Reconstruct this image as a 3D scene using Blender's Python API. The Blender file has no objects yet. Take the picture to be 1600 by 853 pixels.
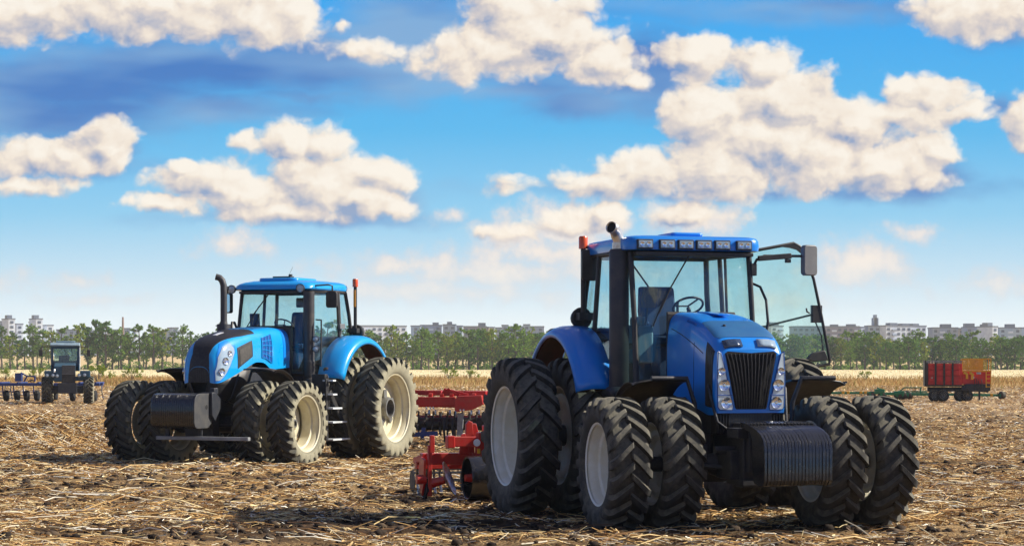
import bpy, math, random
import numpy as np
from mathutils import Vector, Matrix
R = math.radians
random.seed(7)
rng = np.random.default_rng(11)
scene = bpy.context.scene
COL = scene.collection
PI = math.pi

# ------------------------------------------------------------------ camera
FPX, CAMH, HORY = 3230.0, 2.0, 565.0
cam = bpy.data.cameras.new('camera')
cam.sensor_width = 36.0
cam.lens = FPX / 1600 * 36
cam.shift_y = (HORY - 426.5) / 1600
cam.clip_start, cam.clip_end = 0.5, 9000
camo = bpy.data.objects.new('camera', cam)
camo.location = (0, 0, CAMH)
camo.rotation_euler = (R(90), 0, 0)
COL.objects.link(camo)
scene.camera = camo
scene.view_settings.view_transform = 'Standard'
scene.view_settings.look = 'None'
scene.view_settings.exposure = 0.55
scene.view_settings.gamma = 1.0
scene.render.film_transparent = False
scene.cycles.max_bounces = 8
scene.cycles.transparent_max_bounces = 24
scene.cycles.volume_bounces = 1

# ------------------------------------------------------------------ sun
SUN_AZ, SUN_EL = 6.0, 36.0          # azimuth from +X towards +Y
sd = Vector((math.cos(R(SUN_EL)) * math.cos(R(SUN_AZ)), math.cos(R(SUN_EL)) * math.sin(R(SUN_AZ)), math.sin(R(SUN_EL))))
sun = bpy.data.lights.new('sun', 'SUN')
sun.energy = 5.0
sun.angle = R(0.5)
sun.color = (1.0, 0.93, 0.80)
suno = bpy.data.objects.new('sun', sun)
suno.rotation_euler = sd.to_track_quat('Z', 'Y').to_euler()
COL.objects.link(suno)

# ------------------------------------------------------------------ node helpers
class NT:
    def __init__(s, tree):
        s.t = tree; s.n = tree.nodes; s.l = tree.links
    def new(s, typ, **kw):
        n = s.n.new(typ)
        for k, v in kw.items(): setattr(n, k, v)
        return n
    def put(s, sock, v):
        if hasattr(v, 'is_output'): s.l.new(v, sock)
        else: sock.default_value = v
    def m(s, op, a, b=None, c=None, clamp=False):
        n = s.new('ShaderNodeMath', operation=op, use_clamp=clamp)
        s.put(n.inputs[0], a)
        if b is not None: s.put(n.inputs[1], b)
        if c is not None: s.put(n.inputs[2], c)
        return n.outputs[0]
    def vm(s, op, a, b=None, c=None):
        n = s.new('ShaderNodeVectorMath', operation=op)
        s.put(n.inputs[0], a)
        if b is not None: s.put(n.inputs[1], b)
        if c is not None: s.put(n.inputs[2], c)
        return n.outputs['Value'] if op in ('DOT_PRODUCT', 'LENGTH') else n.outputs[0]
    def mix(s, f, a, b, typ='MIX'):
        n = s.new('ShaderNodeMix', data_type='RGBA', blend_type=typ)
        s.put(n.inputs['Factor'], f); s.put(n.inputs['A'], a) if False else None
        s.put(n.inputs[6], a); s.put(n.inputs[7], b)
        return n.outputs[2]
    def ramp(s, f, stops, interp='LINEAR'):
        n = s.new('ShaderNodeValToRGB')
        n.color_ramp.interpolation = interp
        e = n.color_ramp.elements
        while len(e) < len(stops): e.new(0.5)
        for i, (p, c) in enumerate(stops):
            e[i].position = p; e[i].color = (*c, 1) if len(c) == 3 else c
        s.put(n.inputs[0], f)
        return n.outputs[0]
    def noise(s, vec, scale, detail=4, rough=0.55, out=0, dist=0.0):
        n = s.new('ShaderNodeTexNoise', noise_dimensions=getattr(s, 'dim', '3D'))
        if vec is not None: s.put(n.inputs['Vector'], vec)
        n.inputs['Scale'].default_value = scale
        n.inputs['Detail'].default_value = detail
        n.inputs['Roughness'].default_value = rough
        n.inputs['Distortion'].default_value = dist
        return n.outputs[out]
    def sstep(s, x, a, b):
        n = s.new('ShaderNodeMapRange', interpolation_type='SMOOTHSTEP')
        s.put(n.inputs[0], x); n.inputs[1].default_value = a; n.inputs[2].default_value = b
        return n.outputs[0]

def lin(r, g, b):
    f = lambda c: (c / 255 / 12.92) if c / 255 <= 0.04045 else ((c / 255 + 0.055) / 1.055) ** 2.4
    return (f(r), f(g), f(b))

# ------------------------------------------------------------------ world: Nishita sky and clouds by direction
w = bpy.data.worlds.new("World"); scene.world = w; w.use_nodes = True
T = NT(w.node_tree); T.n.clear(); T.dim = '2D'
out = T.new('ShaderNodeOutputWorld'); bg = T.new('ShaderNodeBackground')
SKYS = 0.10
bg.inputs[1].default_value = 0.068      # exposure lifts it back
T.l.new(bg.outputs[0], out.inputs[0])
sky = T.new('ShaderNodeTexSky', sky_type='NISHITA', sun_disc=False)
sky.sun_elevation = R(SUN_EL); sky.sun_rotation = R(90 - SUN_AZ)
sky.air_density = 1.0; sky.dust_density = 0.6; sky.ozone_density = 1.5
tc = T.new('ShaderNodeTexCoord')
sep = T.new('ShaderNodeSeparateXYZ'); T.l.new(tc.outputs['Generated'], sep.inputs[0])
X, Y, Z = sep.outputs
yy = T.m('MAXIMUM', T.m('ABSOLUTE', Y), 0.35)
u = T.m('MULTIPLY', T.m('DIVIDE', X, yy), 3.23)       # thousands of "sky units" right of north
v = T.m('MULTIPLY', T.m('DIVIDE', Z, yy), 3.23)       # above the horizon
cmb = T.new('ShaderNodeCombineXYZ'); T.l.new(u, cmb.inputs[0]); T.l.new(v, cmb.inputs[1])
P = cmb.outputs[0]
grad = T.ramp(T.m('MULTIPLY', v, 1 / 1.2, clamp=True), [
    (0.0, (1.02, 1.05, 1.06)), (0.05, (0.84, 0.96, 1.02)), (0.11, lin(192, 227, 247)), (0.19, lin(134, 206, 244)),
    (0.30, lin(72, 184, 242)), (0.47, lin(30, 166, 244)), (1.0, lin(14, 110, 215))])
grad10 = T.vm('SCALE', grad); grad10.node.inputs[3].default_value = 1 / SKYS * 0.97
nish = T.vm('MULTIPLY', sky.outputs[0], (0.27, 0.46, 0.92))
behind = T.m('MULTIPLY', T.sstep(T.m('MULTIPLY', Y, -1.0), -0.35, 0.15), 0.45)
base = T.mix(T.m('MAXIMUM', T.sstep(Z, 0.19, 0.34), behind), grad10, nish)

def blobgroup(name, blobs):
    g = bpy.data.node_groups.new(name, 'ShaderNodeTree')
    g.interface.new_socket('P', in_out='INPUT', socket_type='NodeSocketVector')
    g.interface.new_socket('D', in_out='OUTPUT', socket_type='NodeSocketFloat')
    G = NT(g); gi = G.new('NodeGroupInput'); go = G.new('NodeGroupOutput')
    cur = None
    for (cx, cy, rx, ry) in blobs:
        cu, cv, rx, ry = (cx - 800) / 1000, (565 - cy) / 1000, rx / 1000, ry / 1000
        a = G.vm('MULTIPLY_ADD', gi.outputs[0], (1 / rx, 1 / ry, 0), (-cu / rx, -cv / ry, 0))
        d = G.vm('LENGTH', a)
        k_ = min(rx, ry) * 14 + 0.25
        d = G.m('MULTIPLY_ADD', d, k_, -k_)   # distance-like, softer for small clouds
        if cur is None: cur = d
        else:
            cur = G.m('MINIMUM', cur, d)
    G.l.new(G.m('MULTIPLY', cur, -1.0), go.inputs[0])
    return g

A = [(60, 12, 230, 52), (260, 8, 220, 58), (400, 30, 110, 40), (-200, 10, 200, 60), (565, 77, 50, 14), (535, 42, 12, 12),
     (800, 82, 140, 38), (860, 58, 105, 50), (800, 8, 66, 34), (940, 95, 66, 40), (985, 122, 28, 16), (900, 10, 40, 25),
     (925, 286, 100, 22), (980, 262, 60, 26), (880, 292, 40, 12), (1020, 268, 90, 34), (1130, 262, 150, 48), (1230, 235, 170, 62), (1290, 265, 130, 36), (1190, 108, 52, 36),
     (1110, 185, 75, 45), (1230, 160, 90, 55), (1320, 195, 95, 50), (1440, 155, 72, 45), (1400, 180, 110, 28), (1500, 178, 42, 20),
     (1385, 262, 85, 38), (1470, 236, 44, 22), (1085, 90, 56, 36), (1440, 280, 30, 20),
     (1530, 22, 105, 40), (1620, 30, 80, 36), (1608, 200, 34, 48), (1800, 120, 150, 60), (1750, 300, 120, 40),
     (50, 246, 90, 28), (165, 228, 36, 38), (110, 240, 60, 28), (45, 290, 76, 13), (-120, 260, 90, 40), (-250, 380, 120, 40),
     (445, 222, 55, 28), (515, 226, 36, 26), (383, 218, 18, 12), (340, 285, 78, 34), (400, 305, 110, 34), (500, 290, 90, 48), (585, 275, 54, 30),
     (440, 328, 110, 20), (250, 318, 56, 12), (610, 325, 36, 12), (560, 312, 60, 30), (290, 262, 22, 12)]
A += [(890, 345, 66, 24), (800, 364, 34, 14), (950, 336, 30, 20), (1085, 332, 58, 18), (755, 362, 18, 12)]
C = [(880, 352, 85, 30), (800, 368, 58, 22), (950, 345, 34, 24), (755, 362, 22, 14), (1085, 338, 68, 24), (640, 418, 110, 18), (770, 428, 150, 24), (860, 395, 130, 24),
     (700, 458, 200, 14), (360, 385, 46, 17), (1340, 418, 78, 34), (1435, 362, 36, 11), (130, 442, 30, 10), (1560, 450, 70, 16), (150, 470, 60, 8),
     (980, 430, 80, 14), (1210, 470, 90, 12), (-50, 440, 90, 12), (700, 335, 16, 7), (1750, 440, 120, 18)]
B = [(60, 176, 210, 48), (330, 106, 360, 44), (100, 130, 260, 50), (560, 100, 250, 52), (640, 60, 130, 60), (900, 160, 70, 20), (1020, 115, 90, 55), (960, 130, 120, 30), (1200, 298, 270, 10), (1440, 278, 50, 24),
     (1330, 225, 60, 40), (1300, 10, 230, 16), (1570, 30, 70, 36), (60, 208, 130, 10), (350, 165, 120, 22), (470, 150, 110, 12), (60, 262, 130, 12), (190, 240, 26, 20), (620, 310, 26, 26),
     (480, 342, 120, 8), (435, 330, 20, 12), (1560, 172, 24, 14), (1400, 235, 50, 20), (800, 140, 200, 14), (-200, 150, 220, 50), (1800, 180, 140, 20)]
gA, gB, gC = blobgroup('cumulus', A), blobgroup('shade', B), blobgroup('veil', C)

def field(g, vec):
    n = T.new('ShaderNodeGroup'); n.node_tree = g   # named clouds
    T.put(n.inputs[0], vec)
    return n.outputs[0]
def warp(vec, amp, scale, detail=3):
    nn = T.noise(vec, scale, detail, 0.6, out=1)
    return T.vm('ADD', vec, T.vm('MULTIPLY', T.vm('SUBTRACT', nn, (0.5, 0.5, 0.5)), (amp, amp * 0.7, 0)))
def generic(vec):      # clouds outside the part of the sky with the named ones
    n = T.noise(T.vm('MULTIPLY', vec, (1.0, 1.6, 1.0)), 1.7, 4, 0.55)
    far = T.m('MAXIMUM', T.sstep(v, 0.62, 0.9), T.sstep(T.m('ABSOLUTE', u), 1.05, 1.4))
    return T.m('SUBTRACT', T.m('MULTIPLY', T.m('SUBTRACT', n, 0.60), 5.0), T.m('MULTIPLY', T.m('SUBTRACT', 1.0, far), 9.0))
Pw = warp(P, 0.055, 9.0, 4)
Pa = T.vm('ADD', P, (0.012, 0.014, 0))
Pw2 = T.vm('ADD', Pw, (0.012, 0.014, 0))
def vor(vec, scale, detail):
    n = T.new('ShaderNodeTexVoronoi', voronoi_dimensions='2D', feature='F1', normalize=True)
    T.put(n.inputs['Vector'], vec); n.inputs['Scale'].default_value = scale; n.inputs['Detail'].default_value = detail; n.inputs['Roughness'].default_value = 0.5
    return n.outputs['Distance']
def dens(vec, pv):
    f = vor(T.vm('MULTIPLY', vec, (1.0, 1.25, 1.0)), 15.0, 3.0)
    f2 = T.noise(pv, 8.0, 5, 0.55)
    d = T.m('MAXIMUM', T.m('ADD', field(gA, vec), 0.10), generic(pv))
    d = T.m('MINIMUM', d, 1.3)
    return T.m('ADD', d, T.m('ADD', T.m('MULTIPLY', T.m('SUBTRACT', 0.34, f), 1.25), T.m('MULTIPLY', T.m('SUBTRACT', f2, 0.5), 1.0)))
d1, d2 = dens(Pw, P), dens(Pw2, Pa)
alphaA = T.sstep(d1, -0.12, 0.30)
lit = T.m('ADD', T.m('MULTIPLY', T.m('SUBTRACT', d1, d2), 1.05), 0.66, clamp=True)
low = T.noise(T.vm('MULTIPLY', P, (1.0, 1.7, 1.0)), 9.0, 4, 0.55)
lit = T.m('SUBTRACT', lit, T.m('MULTIPLY', T.sstep(low, 0.48, 0.74), 0.30), clamp=True)
colA = T.ramp(lit, [(0.0, lin(134, 158, 196)), (0.22, lin(186, 186, 198)), (0.45, lin(220, 209, 203)), (0.68, lin(245, 231, 214)), (1.0, lin(255, 246, 232))])
# shaded blue cloud bases
nB = T.noise(T.vm('MULTIPLY', P, (0.45, 1.6, 1.0)), 9.0, 4, 0.5)
PwB = Pw
dB = T.m('ADD', field(gB, PwB), T.m('MULTIPLY', T.m('SUBTRACT', nB, 0.42), 1.2))
alphaB = T.m('MULTIPLY', T.sstep(dB, -0.5, 0.7), 0.90)
colB = T.ramp(T.noise(T.vm('MULTIPLY', P, (0.5, 2.0, 1.0)), 5.0, 3, 0.5), [(0.34, lin(44, 110, 190)), (0.66, lin(126, 170, 214))])
# thin pale veil near the horizon
nC = T.noise(P, 22.0, 6, 0.6)
dC = T.m('ADD', field(gC, Pw), T.m('MULTIPLY', T.m('SUBTRACT', nC, 0.38), 1.5))
fade = T.m('ADD', 0.38, T.m('MULTIPLY', T.sstep(v, 0.05, 0.20), 0.68))
alphaC = T.m('MULTIPLY', T.sstep(dC, -0.25, 0.55), fade)
sc10 = 1 / SKYS
def s10(c):
    o = T.vm('SCALE', c); o.node.inputs[3].default_value = sc10
    return o
c = T.mix(alphaB, base, s10(colB))
c = T.mix(alphaC, c, s10(T.ramp(T.sstep(dC, 0.0, 1.0), [(0.0, lin(212, 216, 224)), (1.0, lin(250, 238, 226))])))
c = T.mix(T.m('MULTIPLY', alphaA, 0.97), c, s10(colA))
below = T.mix(T.sstep(Z, -0.02, 0.0), (0.5, 0.42, 0.3, 1), c)
T.l.new(below, bg.inputs[0])

# ------------------------------------------------------------------ materials
def pmat(name, col, rough=0.5, metal=0.0, col2=None, nscale=6.0, nlo=0.4, nhi=0.65, bump=0.0, bscale=40.0, coat=0.0, dust=None, dustamt=0.0, spec=0.5, side=0.0):
    m = bpy.data.materials.new(name); m.use_nodes = True
    t = NT(m.node_tree); b = t.n['Principled BSDF']
    b.inputs['Roughness'].default_value = rough
    b.inputs['Metallic'].default_value = metal
    b.inputs['Coat Weight'].default_value = coat
    b.inputs['Coat Roughness'].default_value = 0.08
    b.inputs['Specular IOR Level'].default_value = spec
    tcn = t.new('ShaderNodeTexCoord'); V = tcn.outputs['Object']
    cc = (*col, 1)
    if col2:
        cc = t.mix(t.sstep(t.noise(V, nscale, 6, 0.6), nlo, nhi), (*col, 1), (*col2, 1))
    if dust:
        geo = t.new('ShaderNodeNewGeometry'); sp = t.new('ShaderNodeSeparateXYZ'); t.l.new(geo.outputs['Normal'], sp.inputs[0])
        up = t.m('ADD', t.m('MULTIPLY', sp.outputs[2], 0.35), 0.45)
        nn = t.noise(V, nscale * 1.7, 7, 0.65)
        f = t.m('MULTIPLY', t.sstep(t.m('MULTIPLY', nn, up), 0.10, 0.42), dustamt, clamp=True)
        if side:      # dried dust film on the sidewalls, worn off the tread
            sn = t.new('ShaderNodeSeparateXYZ'); t.l.new(tcn.outputs['Normal'], sn.inputs[0])
            sf = t.m('MULTIPLY', t.sstep(t.m('ABSOLUTE', sn.outputs[1]), 0.55, 0.95), t.m('ADD', 0.65, t.m('MULTIPLY', nn, 0.5)))
            f = t.m('MAXIMUM', f, t.m('MULTIPLY', sf, side), clamp=True)
        cc = t.mix(f, cc, (*dust, 1))
        t.put(b.inputs['Roughness'], t.m('ADD', rough, t.m('MULTIPLY', f, 0.4), clamp=True))
    t.put(b.inputs['Base Color'], cc)
    if bump:
        bn = t.new('ShaderNodeBump'); bn.inputs['Strength'].default_value = bump; bn.inputs['Distance'].default_value = 0.02
        t.l.new(t.noise(V, bscale, 5, 0.6), bn.inputs['Height']); t.l.new(bn.outputs[0], b.inputs['Normal'])
    return m

def glassmat(name, tint, gloss=0.10, dirt=0.04):
    m = bpy.data.materials.new(name); m.use_nodes = True
    t = NT(m.node_tree); t.n.clear()
    o = t.new('ShaderNodeOutputMaterial'); tr = t.new('ShaderNodeBsdfTransparent'); gl = t.new('ShaderNodeBsdfGlossy'); df = t.new('ShaderNodeBsdfDiffuse')
    tr.inputs[0].default_value = (*tint, 1); gl.inputs['Roughness'].default_value = 0.02
    gl.inputs[0].default_value = (0.9, 0.95, 1, 1); df.inputs[0].default_value = (0.5, 0.5, 0.45, 1)
    lw = t.new('ShaderNodeLayerWeight'); lw.inputs[0].default_value = 0.5; fr5 = t.m('ADD', 0.05, t.m('MULTIPLY', t.m('POWER', lw.outputs['Facing'], 4.0), 0.9))
    m1, m2 = t.new('ShaderNodeMixShader'), t.new('ShaderNodeMixShader')
    t.l.new(t.m('MULTIPLY', fr5, gloss / 0.08, clamp=True), m1.inputs[0]); t.l.new(tr.outputs[0], m1.inputs[1]); t.l.new(gl.outputs[0], m1.inputs[2])
    tcn = t.new('ShaderNodeTexCoord')
    t.l.new(t.m('MULTIPLY', t.sstep(t.noise(tcn.outputs['Object'], 3.0, 6, 0.7), 0.3, 0.8), dirt), m2.inputs[0])
    t.l.new(m1.outputs[0], m2.inputs[1]); t.l.new(df.outputs[0], m2.inputs[2]); t.l.new(m2.outputs[0], o.inputs[0])
    return m

def islandmat(name, stops, rough=0.8, trans=0.0, interp='LINEAR', spec=0.2):
    m = bpy.data.materials.new(name); m.use_nodes = True
    t = NT(m.node_tree); b = t.n['Principled BSDF']
    g = t.new('ShaderNodeNewGeometry')
    cc = t.ramp(g.outputs['Random Per Island'], stops, interp)
    t.put(b.inputs['Base Color'], cc); b.inputs['Roughness'].default_value = rough
    b.inputs['Specular IOR Level'].default_value = spec
    if trans:
        tl = t.new('ShaderNodeBsdfTranslucent'); t.l.new(cc, tl.inputs[0]); mx = t.new('ShaderNodeMixShader'); mx.inputs[0].default_value = trans
        o = t.n['Material Output']; t.l.new(b.outputs[0], mx.inputs[1]); t.l.new(tl.outputs[0], mx.inputs[2]); t.l.new(mx.outputs[0], o.inputs[0])
    return m

DUST = (0.20, 0.165, 0.115)
M = {}
M['blue'] = pmat('blue_paint', (0.0, 0.225, 0.80), 0.28, col2=(0.0, 0.24, 0.78), nscale=2.5, coat=0.6, dust=(0.05, 0.17, 0.36), dustamt=0.15)
M['sunlit_blue'] = pmat('sunlit_blue_paint', (0.0, 0.34, 0.84), 0.26, col2=(0.0, 0.35, 0.80), nscale=2.5, coat=0.6, dust=(0.06, 0.27, 0.50), dustamt=0.15)  # same blue paint with sunlight put into the colour
M['deepblue'] = pmat('deep_blue_plastic', (0.006, 0.07, 0.32), 0.4, col2=(0.01, 0.09, 0.34), coat=0.2)
M['endplate'] = pmat('dull_grey_cast_iron', (0.055, 0.057, 0.062), 0.5, col2=(0.085, 0.082, 0.078))
M['meshpanel'] = pmat('dusty_mesh_panel', (0.05, 0.046, 0.042), 0.7, col2=(0.075, 0.068, 0.06), nscale=20)
M['lamp_in_shade'] = pmat('shade_lightened_lens', (0.62, 0.72, 0.78), 0.08, metal=0.15, col2=(0.72, 0.80, 0.85), coat=1.0)  # lamp lens colour raised for headlights standing in shade
M['hatch'] = pmat('satin_blue_panel', (0.012, 0.105, 0.27), 0.55, col2=(0.016, 0.12, 0.28), coat=0.1)
M['black'] = pmat('black_plastic', (0.018, 0.019, 0.022), 0.42, col2=(0.03, 0.03, 0.032), dust=DUST, dustamt=0.18)
M['grille'] = pmat('black_grille', (0.012, 0.012, 0.014), 0.45, col2=(0.03, 0.028, 0.026), nscale=20)
M['chassis'] = pmat('dark_chassis_iron', (0.008, 0.013, 0.026), 0.5, col2=(0.02, 0.024, 0.032), nscale=7, dust=DUST, dustamt=0.12, bump=0.3)
M['muffler'] = pmat('matte_black_steel', (0.05, 0.052, 0.060), 0.5, metal=0.3, col2=(0.075, 0.07, 0.068), nscale=4, dust=(0.12, 0.11, 0.10), dustamt=0.25)
M['chrome'] = pmat('scorched_chrome', (0.80, 0.74, 0.64), 0.30, metal=0.7, col2=(0.55, 0.36, 0.20), nscale=7, nlo=0.5, nhi=0.75)
M['weight'] = pmat('black_painted_iron', (0.010, 0.012, 0.017), 0.24, metal=0.0, col2=(0.035, 0.032, 0.03), nscale=14, nlo=0.5, nhi=0.75, coat=0.6, bump=0.12, bscale=25, dust=DUST, dustamt=0.06)
M['rubber'] = pmat('dusty_tyre_rubber', (0.010, 0.012, 0.016), 0.75, col2=(0.022, 0.022, 0.023), nscale=6, side=0.12, dust=(0.30, 0.27, 0.19), dustamt=0.46, bump=0.25, bscale=60)
M['rubber2'] = pmat('dry_mud_tyre_rubber', (0.018, 0.019, 0.022), 0.8, col2=(0.035, 0.034, 0.03), nscale=5, side=0.85, dust=(0.38, 0.35, 0.24), dustamt=0.32, bump=0.25, bscale=60)
M['rim'] = pmat('lightened_cream_rim_paint', (0.84, 0.83, 0.74), 0.42, col2=(0.78, 0.75, 0.62), nscale=5, dust=(0.50, 0.44, 0.30), dustamt=0.20)  # rim cream lightened in colour to offset the shade on it
M['rim_sunlit'] = pmat('sunlit_cream_rim_paint', (0.68, 0.63, 0.46), 0.45, col2=(0.62, 0.56, 0.38), nscale=5, dust=(0.44, 0.38, 0.25), dustamt=0.35)  # same rim cream, toned down in colour against direct sun
M['hub'] = pmat('grey_hub_iron', (0.20, 0.20, 0.19), 0.5, metal=0.3, col2=(0.12, 0.11, 0.10))
M['dark'] = pmat('dark_void', (0.008, 0.009, 0.012), 0.8, col2=(0.015, 0.014, 0.014))
M['glass'] = glassmat('tinted_cab_glass', (0.84, 0.945, 0.955), 0.07, 0.06)
M['doorglass'] = glassmat('green_door_glass', (0.83, 0.94, 0.915), 0.05, 0.07)
M['lampglass'] = pmat('clear_lamp_lens', (0.36, 0.46, 0.54), 0.08, metal=0.1, col2=(0.40, 0.49, 0.56), nscale=30, coat=1.0)
M['lampdark'] = pmat('dark_lamp_lens', (0.03, 0.05, 0.09), 0.15, coat=1.0)
M['reflector'] = pmat('lamp_reflector', (0.8, 0.82, 0.85), 0.12, metal=0.9)
M['orange'] = pmat('orange_beacon_plastic', (0.75, 0.10, 0.015), 0.25, coat=0.6)
M['amber'] = pmat('amber_strip', (0.85, 0.32, 0.02), 0.3, coat=0.5)
M['mirror'] = pmat('mirror_glass', (0.75, 0.8, 0.82), 0.04, metal=1.0)
M['mirrorback'] = pmat('grey_mirror_shell', (0.16, 0.16, 0.165), 0.45, col2=(0.19, 0.19, 0.19))
M['seat'] = pmat('blue_seat_cloth', (0.008, 0.035, 0.10), 0.85, col2=(0.012, 0.045, 0.12), nscale=40)
M['cabtrim'] = pmat('teal_grey_cab_trim', (0.10, 0.20, 0.24), 0.7, col2=(0.12, 0.22, 0.26))
M['red'] = pmat('red_machine_paint', (0.55, 0.012, 0.012), 0.38, col2=(0.48, 0.02, 0.015), nscale=6, coat=0.3, dust=(0.34, 0.16, 0.10), dustamt=0.3)
M['redtrailer'] = pmat('weathered_red_paint', (0.62, 0.02, 0.02), 0.5, col2=(0.46, 0.02, 0.02), nscale=3, dust=(0.36, 0.16, 0.11), dustamt=0.2)
M['steel'] = pmat('worn_steel', (0.42, 0.44, 0.47), 0.28, metal=0.9, col2=(0.2, 0.17, 0.14), nscale=15)
M['grey'] = pmat('grey_paint', (0.28, 0.29, 0.30), 0.45, col2=(0.2, 0.2, 0.2))
M['navy'] = pmat('navy_machine_paint', (0.012, 0.045, 0.22), 0.4, col2=(0.02, 0.05, 0.18), dust=(0.12, 0.12, 0.15), dustamt=0.3)
M['tealcab'] = pmat('dark_teal_paint', (0.012, 0.07, 0.13), 0.4, col2=(0.02, 0.08, 0.13), dust=(0.10, 0.12, 0.12), dustamt=0.3)
M['white_lit_tread'] = pmat('weathered_white_and_lit_tread', (0.70, 0.74, 0.76), 0.5, col2=(0.5, 0.52, 0.52), nscale=3)
M['roof_shaded'] = pmat('shaded_white_roof_paint', (0.26, 0.36, 0.42), 0.5, col2=(0.20, 0.27, 0.32))  # white roof paint darkened to carry its shade
M['yellow'] = pmat('yellow_paint', (0.80, 0.42, 0.02), 0.45, col2=(0.65, 0.33, 0.03))
M['green'] = pmat('green_machine_paint', (0.01, 0.22, 0.10), 0.45, col2=(0.02, 0.16, 0.08))
M['whiteplastic'] = pmat('white_reflector', (0.85, 0.85, 0.85), 0.3)
M['badge'] = pmat('silver_badge', (0.8, 0.82, 0.84), 0.3, metal=0.3)
M['underred'] = pmat('dark_red_liner', (0.06, 0.008, 0.006), 0.8, col2=(0.03, 0.006, 0.006))
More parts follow.
